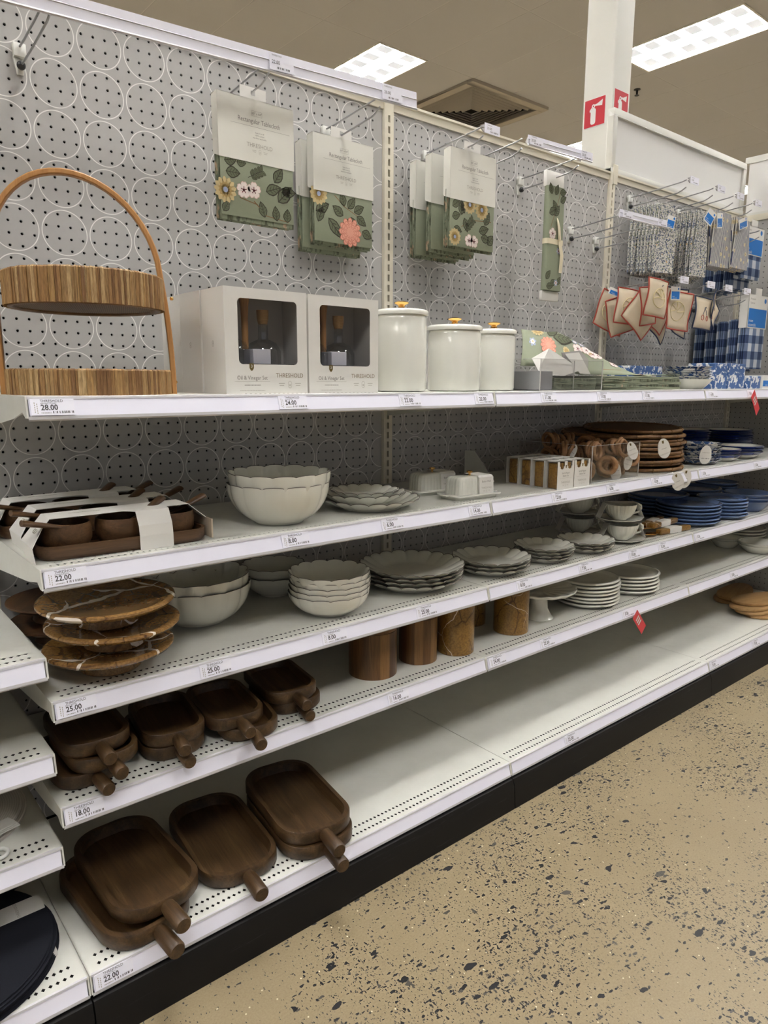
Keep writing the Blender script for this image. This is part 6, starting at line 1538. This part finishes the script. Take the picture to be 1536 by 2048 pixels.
blue_tag('small blue tag peeping out of the first floral napkins', 2.575, -0.212, 1.93, -0.4, 0.2, 0.04, 0.05)

# ---- cocktail napkins with coloured edges
def square_napkin(label, x, y, z, s, rot, edge, motif=None, grp='red-edged cocktail napkins'):
    t = thing('cocktail_napkin', label, 'napkin', (x, y, z), rot=rot, group=grp)
    n = 6; mb = MB(); sd = len(label)
    F = lambda u, v: (u*s/2, 0.007*sin(u*2.2+sd)+0.005*sin(v*2.6+u+sd), v*s/2)
    for i in range(n+1):
        for k in range(n+1): mb.v.append(F(-1+2*i/n, -1+2*k/n))
    for i in range(n):
        for k in range(n): o = i*(n+1)+k; mb.f.append((o, o+n+1, o+n+2, o+1))
    c = mb.build('cloth', CREAMC, t, smooth=1.5); so = c.modifiers.new('thickness', 'SOLIDIFY'); so.thickness = 0.0016; so.offset = 0
    per = [F(-1+2*i/12, -1) for i in range(12)]+[F(1, -1+2*i/12) for i in range(12)]+[F(1-2*i/12, 1) for i in range(12)]+[F(-1, 1-2*i/12) for i in range(12)]
    MB().tube(per, 0.0030, 6, closed=True).build('stitched_edge', edge, t, smooth=1.2)
    def st(pts, col, r=0.0012):
        q = [Vector(F(a/(s/2), b/(s/2)))+Vector((0, -0.0016, 0)) for a, b in pts]; MB().tube(q, r, 5).build('embroidery', col, t, smooth=1.2)
    if motif == 'croissant':
        R_ = s*0.30
        st([(R_*cos(a*pi/12), R_*0.85*sin(a*pi/12)) for a in range(0, 25)], EMBR, 0.0020)
        for q in range(5): a = -0.4+q*0.8; st([(R_*.15*cos(a), R_*.15*sin(a)), (R_*.6*cos(a+.35), R_*.55*sin(a+.35)), (R_*.97*cos(a+.5), R_*.82*sin(a+.5))], EMBR, 0.0022)
    if motif == 'cherry':
        for cx_ in (-0.022, 0.020): st([(cx_+0.010*cos(a*pi/6), -0.020+0.011*sin(a*pi/6)) for a in range(13)], REDT)
        st([(-0.020, -0.008), (-0.008, 0.012), (0.004, 0.026)], NAVYT); st([(0.018, -0.008), (0.014, 0.010), (0.004, 0.026)], NAVYT); st([(0.004, 0.026), (0.018, 0.030), (0.026, 0.024)], NAVYT)
red = [('rearmost red-edged napkin with its corner down at the left', 2.41, -0.06, 1.545, .15, (0, .35, -.35)), ('second red-edged napkin from the left, low behind the others', 2.43, -0.10, 1.535, .15, (0, -.3, -.25)),
       ('third red-edged napkin from the left', 2.43, -0.13, 1.565, .14, (0, .08, -.20)), ('red-edged napkin sagging low in the middle', 2.47, -0.165, 1.535, .15, (0, .7, -.2)),
       ('red-edged napkin half covered by the frontmost one', 2.455, -0.20, 1.565, .15, (0, -.12, .1)), ('frontmost red-edged napkin with a croissant motif', 2.440, -0.250, 1.590, .145, (0.05, .06, -.05)),
       ('red-edged napkin with a croissant motif at the right', 2.655, -0.225, 1.555, .155, (0.05, .06, -.1)), ('red-edged napkin hidden behind the right croissant one', 2.60, -0.16, 1.55, .14, (0, .45, 0))]
for i, (lb, x, y, z, s, r) in enumerate(red): square_napkin(lb, x, y, z, s, r, REDT, 'croissant' if i in (0, 2, 5, 6) else None)
nav = [('navy-edged napkin hanging low behind the red-edged ones', 2.68, -0.13, 1.515, .14, (0, .5, .1)), ('navy-edged napkin tucked behind the croissant napkin', 2.77, -0.17, 1.535, .14, (0, .3, .0)), ('navy-edged napkin with a cherry motif', 2.845, -0.240, 1.555, .135, (0, .05, -.1)),
       ('folded navy-edged napkin above the cherry one', 2.735, -0.165, 1.605, .11, (0, .1, -.4)), ('navy-edged napkin turned corner-up right of the cherry one', 2.960, -0.230, 1.578, .12, (0, .75, .3))]
for i, (lb, x, y, z, s, r) in enumerate(nav): square_napkin(lb, x, y, z, s, r, NAVYT, 'cherry' if i in (2, 4) else None, 'navy-edged cocktail napkins')
blue_tag('blue tag at the back left of the red-edged napkins', 2.39, -0.10, 1.632, -0.6, 0.35, 0.075, 0.028)
blue_tag('blue tag on the right croissant napkin', 2.60, -0.236, 1.650, -0.1, -0.05, 0.065, 0.055)

# ---- gingham tablecloth packs
def ging_pack(label, x, y, z, w, hc, hf, dep, front=True):
    t = thing('gingham_pack', label, 'tablecloth', (x, y, z), group='blue gingham tablecloth packs')
    c = MB().box(0, w, 0, 0.0015, -hc, 0).box(0, 0.0015, 0, dep, -hc, 0).box(0, w, 0, dep, -0.0015, 0).box(w*.35, w*.65, 0.002, 0.004, 0, 0.03).build('card_sleeve', CARD2, t) if front else None
    n = 4
    for i in range(n): MB().box(0.004, w-0.004, dep*i/n+0.002, dep*(i+1)/n-0.001, -hf+0.006*((i*7) % 3), -hc*0.8).build('fabric_fold', GING, t, bevel=0.003)
    if front:
        MB().quad((w*.04, -0.0004, -hc*.97), (w*.96, -0.0004, -hc*.97), (w*.96, -0.0004, -hc*.42), (w*.04, -0.0004, -hc*.42)).build('blue_panel', BRBLUE, c)
        text('room', 0.020, WHITEP, c, (w*.07, -0.0008, -hc*.78), align='LEFT', name='brand_print'); text('essentials', 0.020, WHITEP, c, (w*.07, -0.0008, -hc*.90), align='LEFT', name='brand_print')
        text('Rectangular', 0.011, INKL, c, (w*.08, -0.0006, -hc*.14), align='LEFT', name='title_print'); text('Tablecloth', 0.011, INKL, c, (w*.08, -0.0006, -hc*.26), align='LEFT', name='title_print')
        MB().add([(w*.85+0.011*cos(a*pi/8), -0.0006, -hc*.16+0.011*sin(a*pi/8)) for a in range(16)], [tuple(range(16))]).build('blue_dot', BRBLUE, c)
ging_pack('front lower blue gingham tablecloth pack at the right edge', 3.20, -0.275, 1.665, 0.205, 0.155, 0.345, 0.04)
for i in range(4): ging_pack(f'{("second", "third", "fourth", "rearmost")[i]} lower gingham pack behind the front one', 3.195, -0.228+i*0.055, 1.655-0.006*i, 0.205, 0.13, 0.345+0.004*(i % 2), 0.04, False)
ging_pack('front upper blue gingham tablecloth pack at the right edge', 3.225, -0.215, 1.985, 0.205, 0.13, 0.240, 0.04)
for i in range(3): ging_pack(f'{("second", "third", "rearmost")[i]} upper gingham pack behind the front one', 3.22, -0.170+i*0.05, 1.965-0.006*i, 0.205, 0.12, 0.265, 0.04, False)
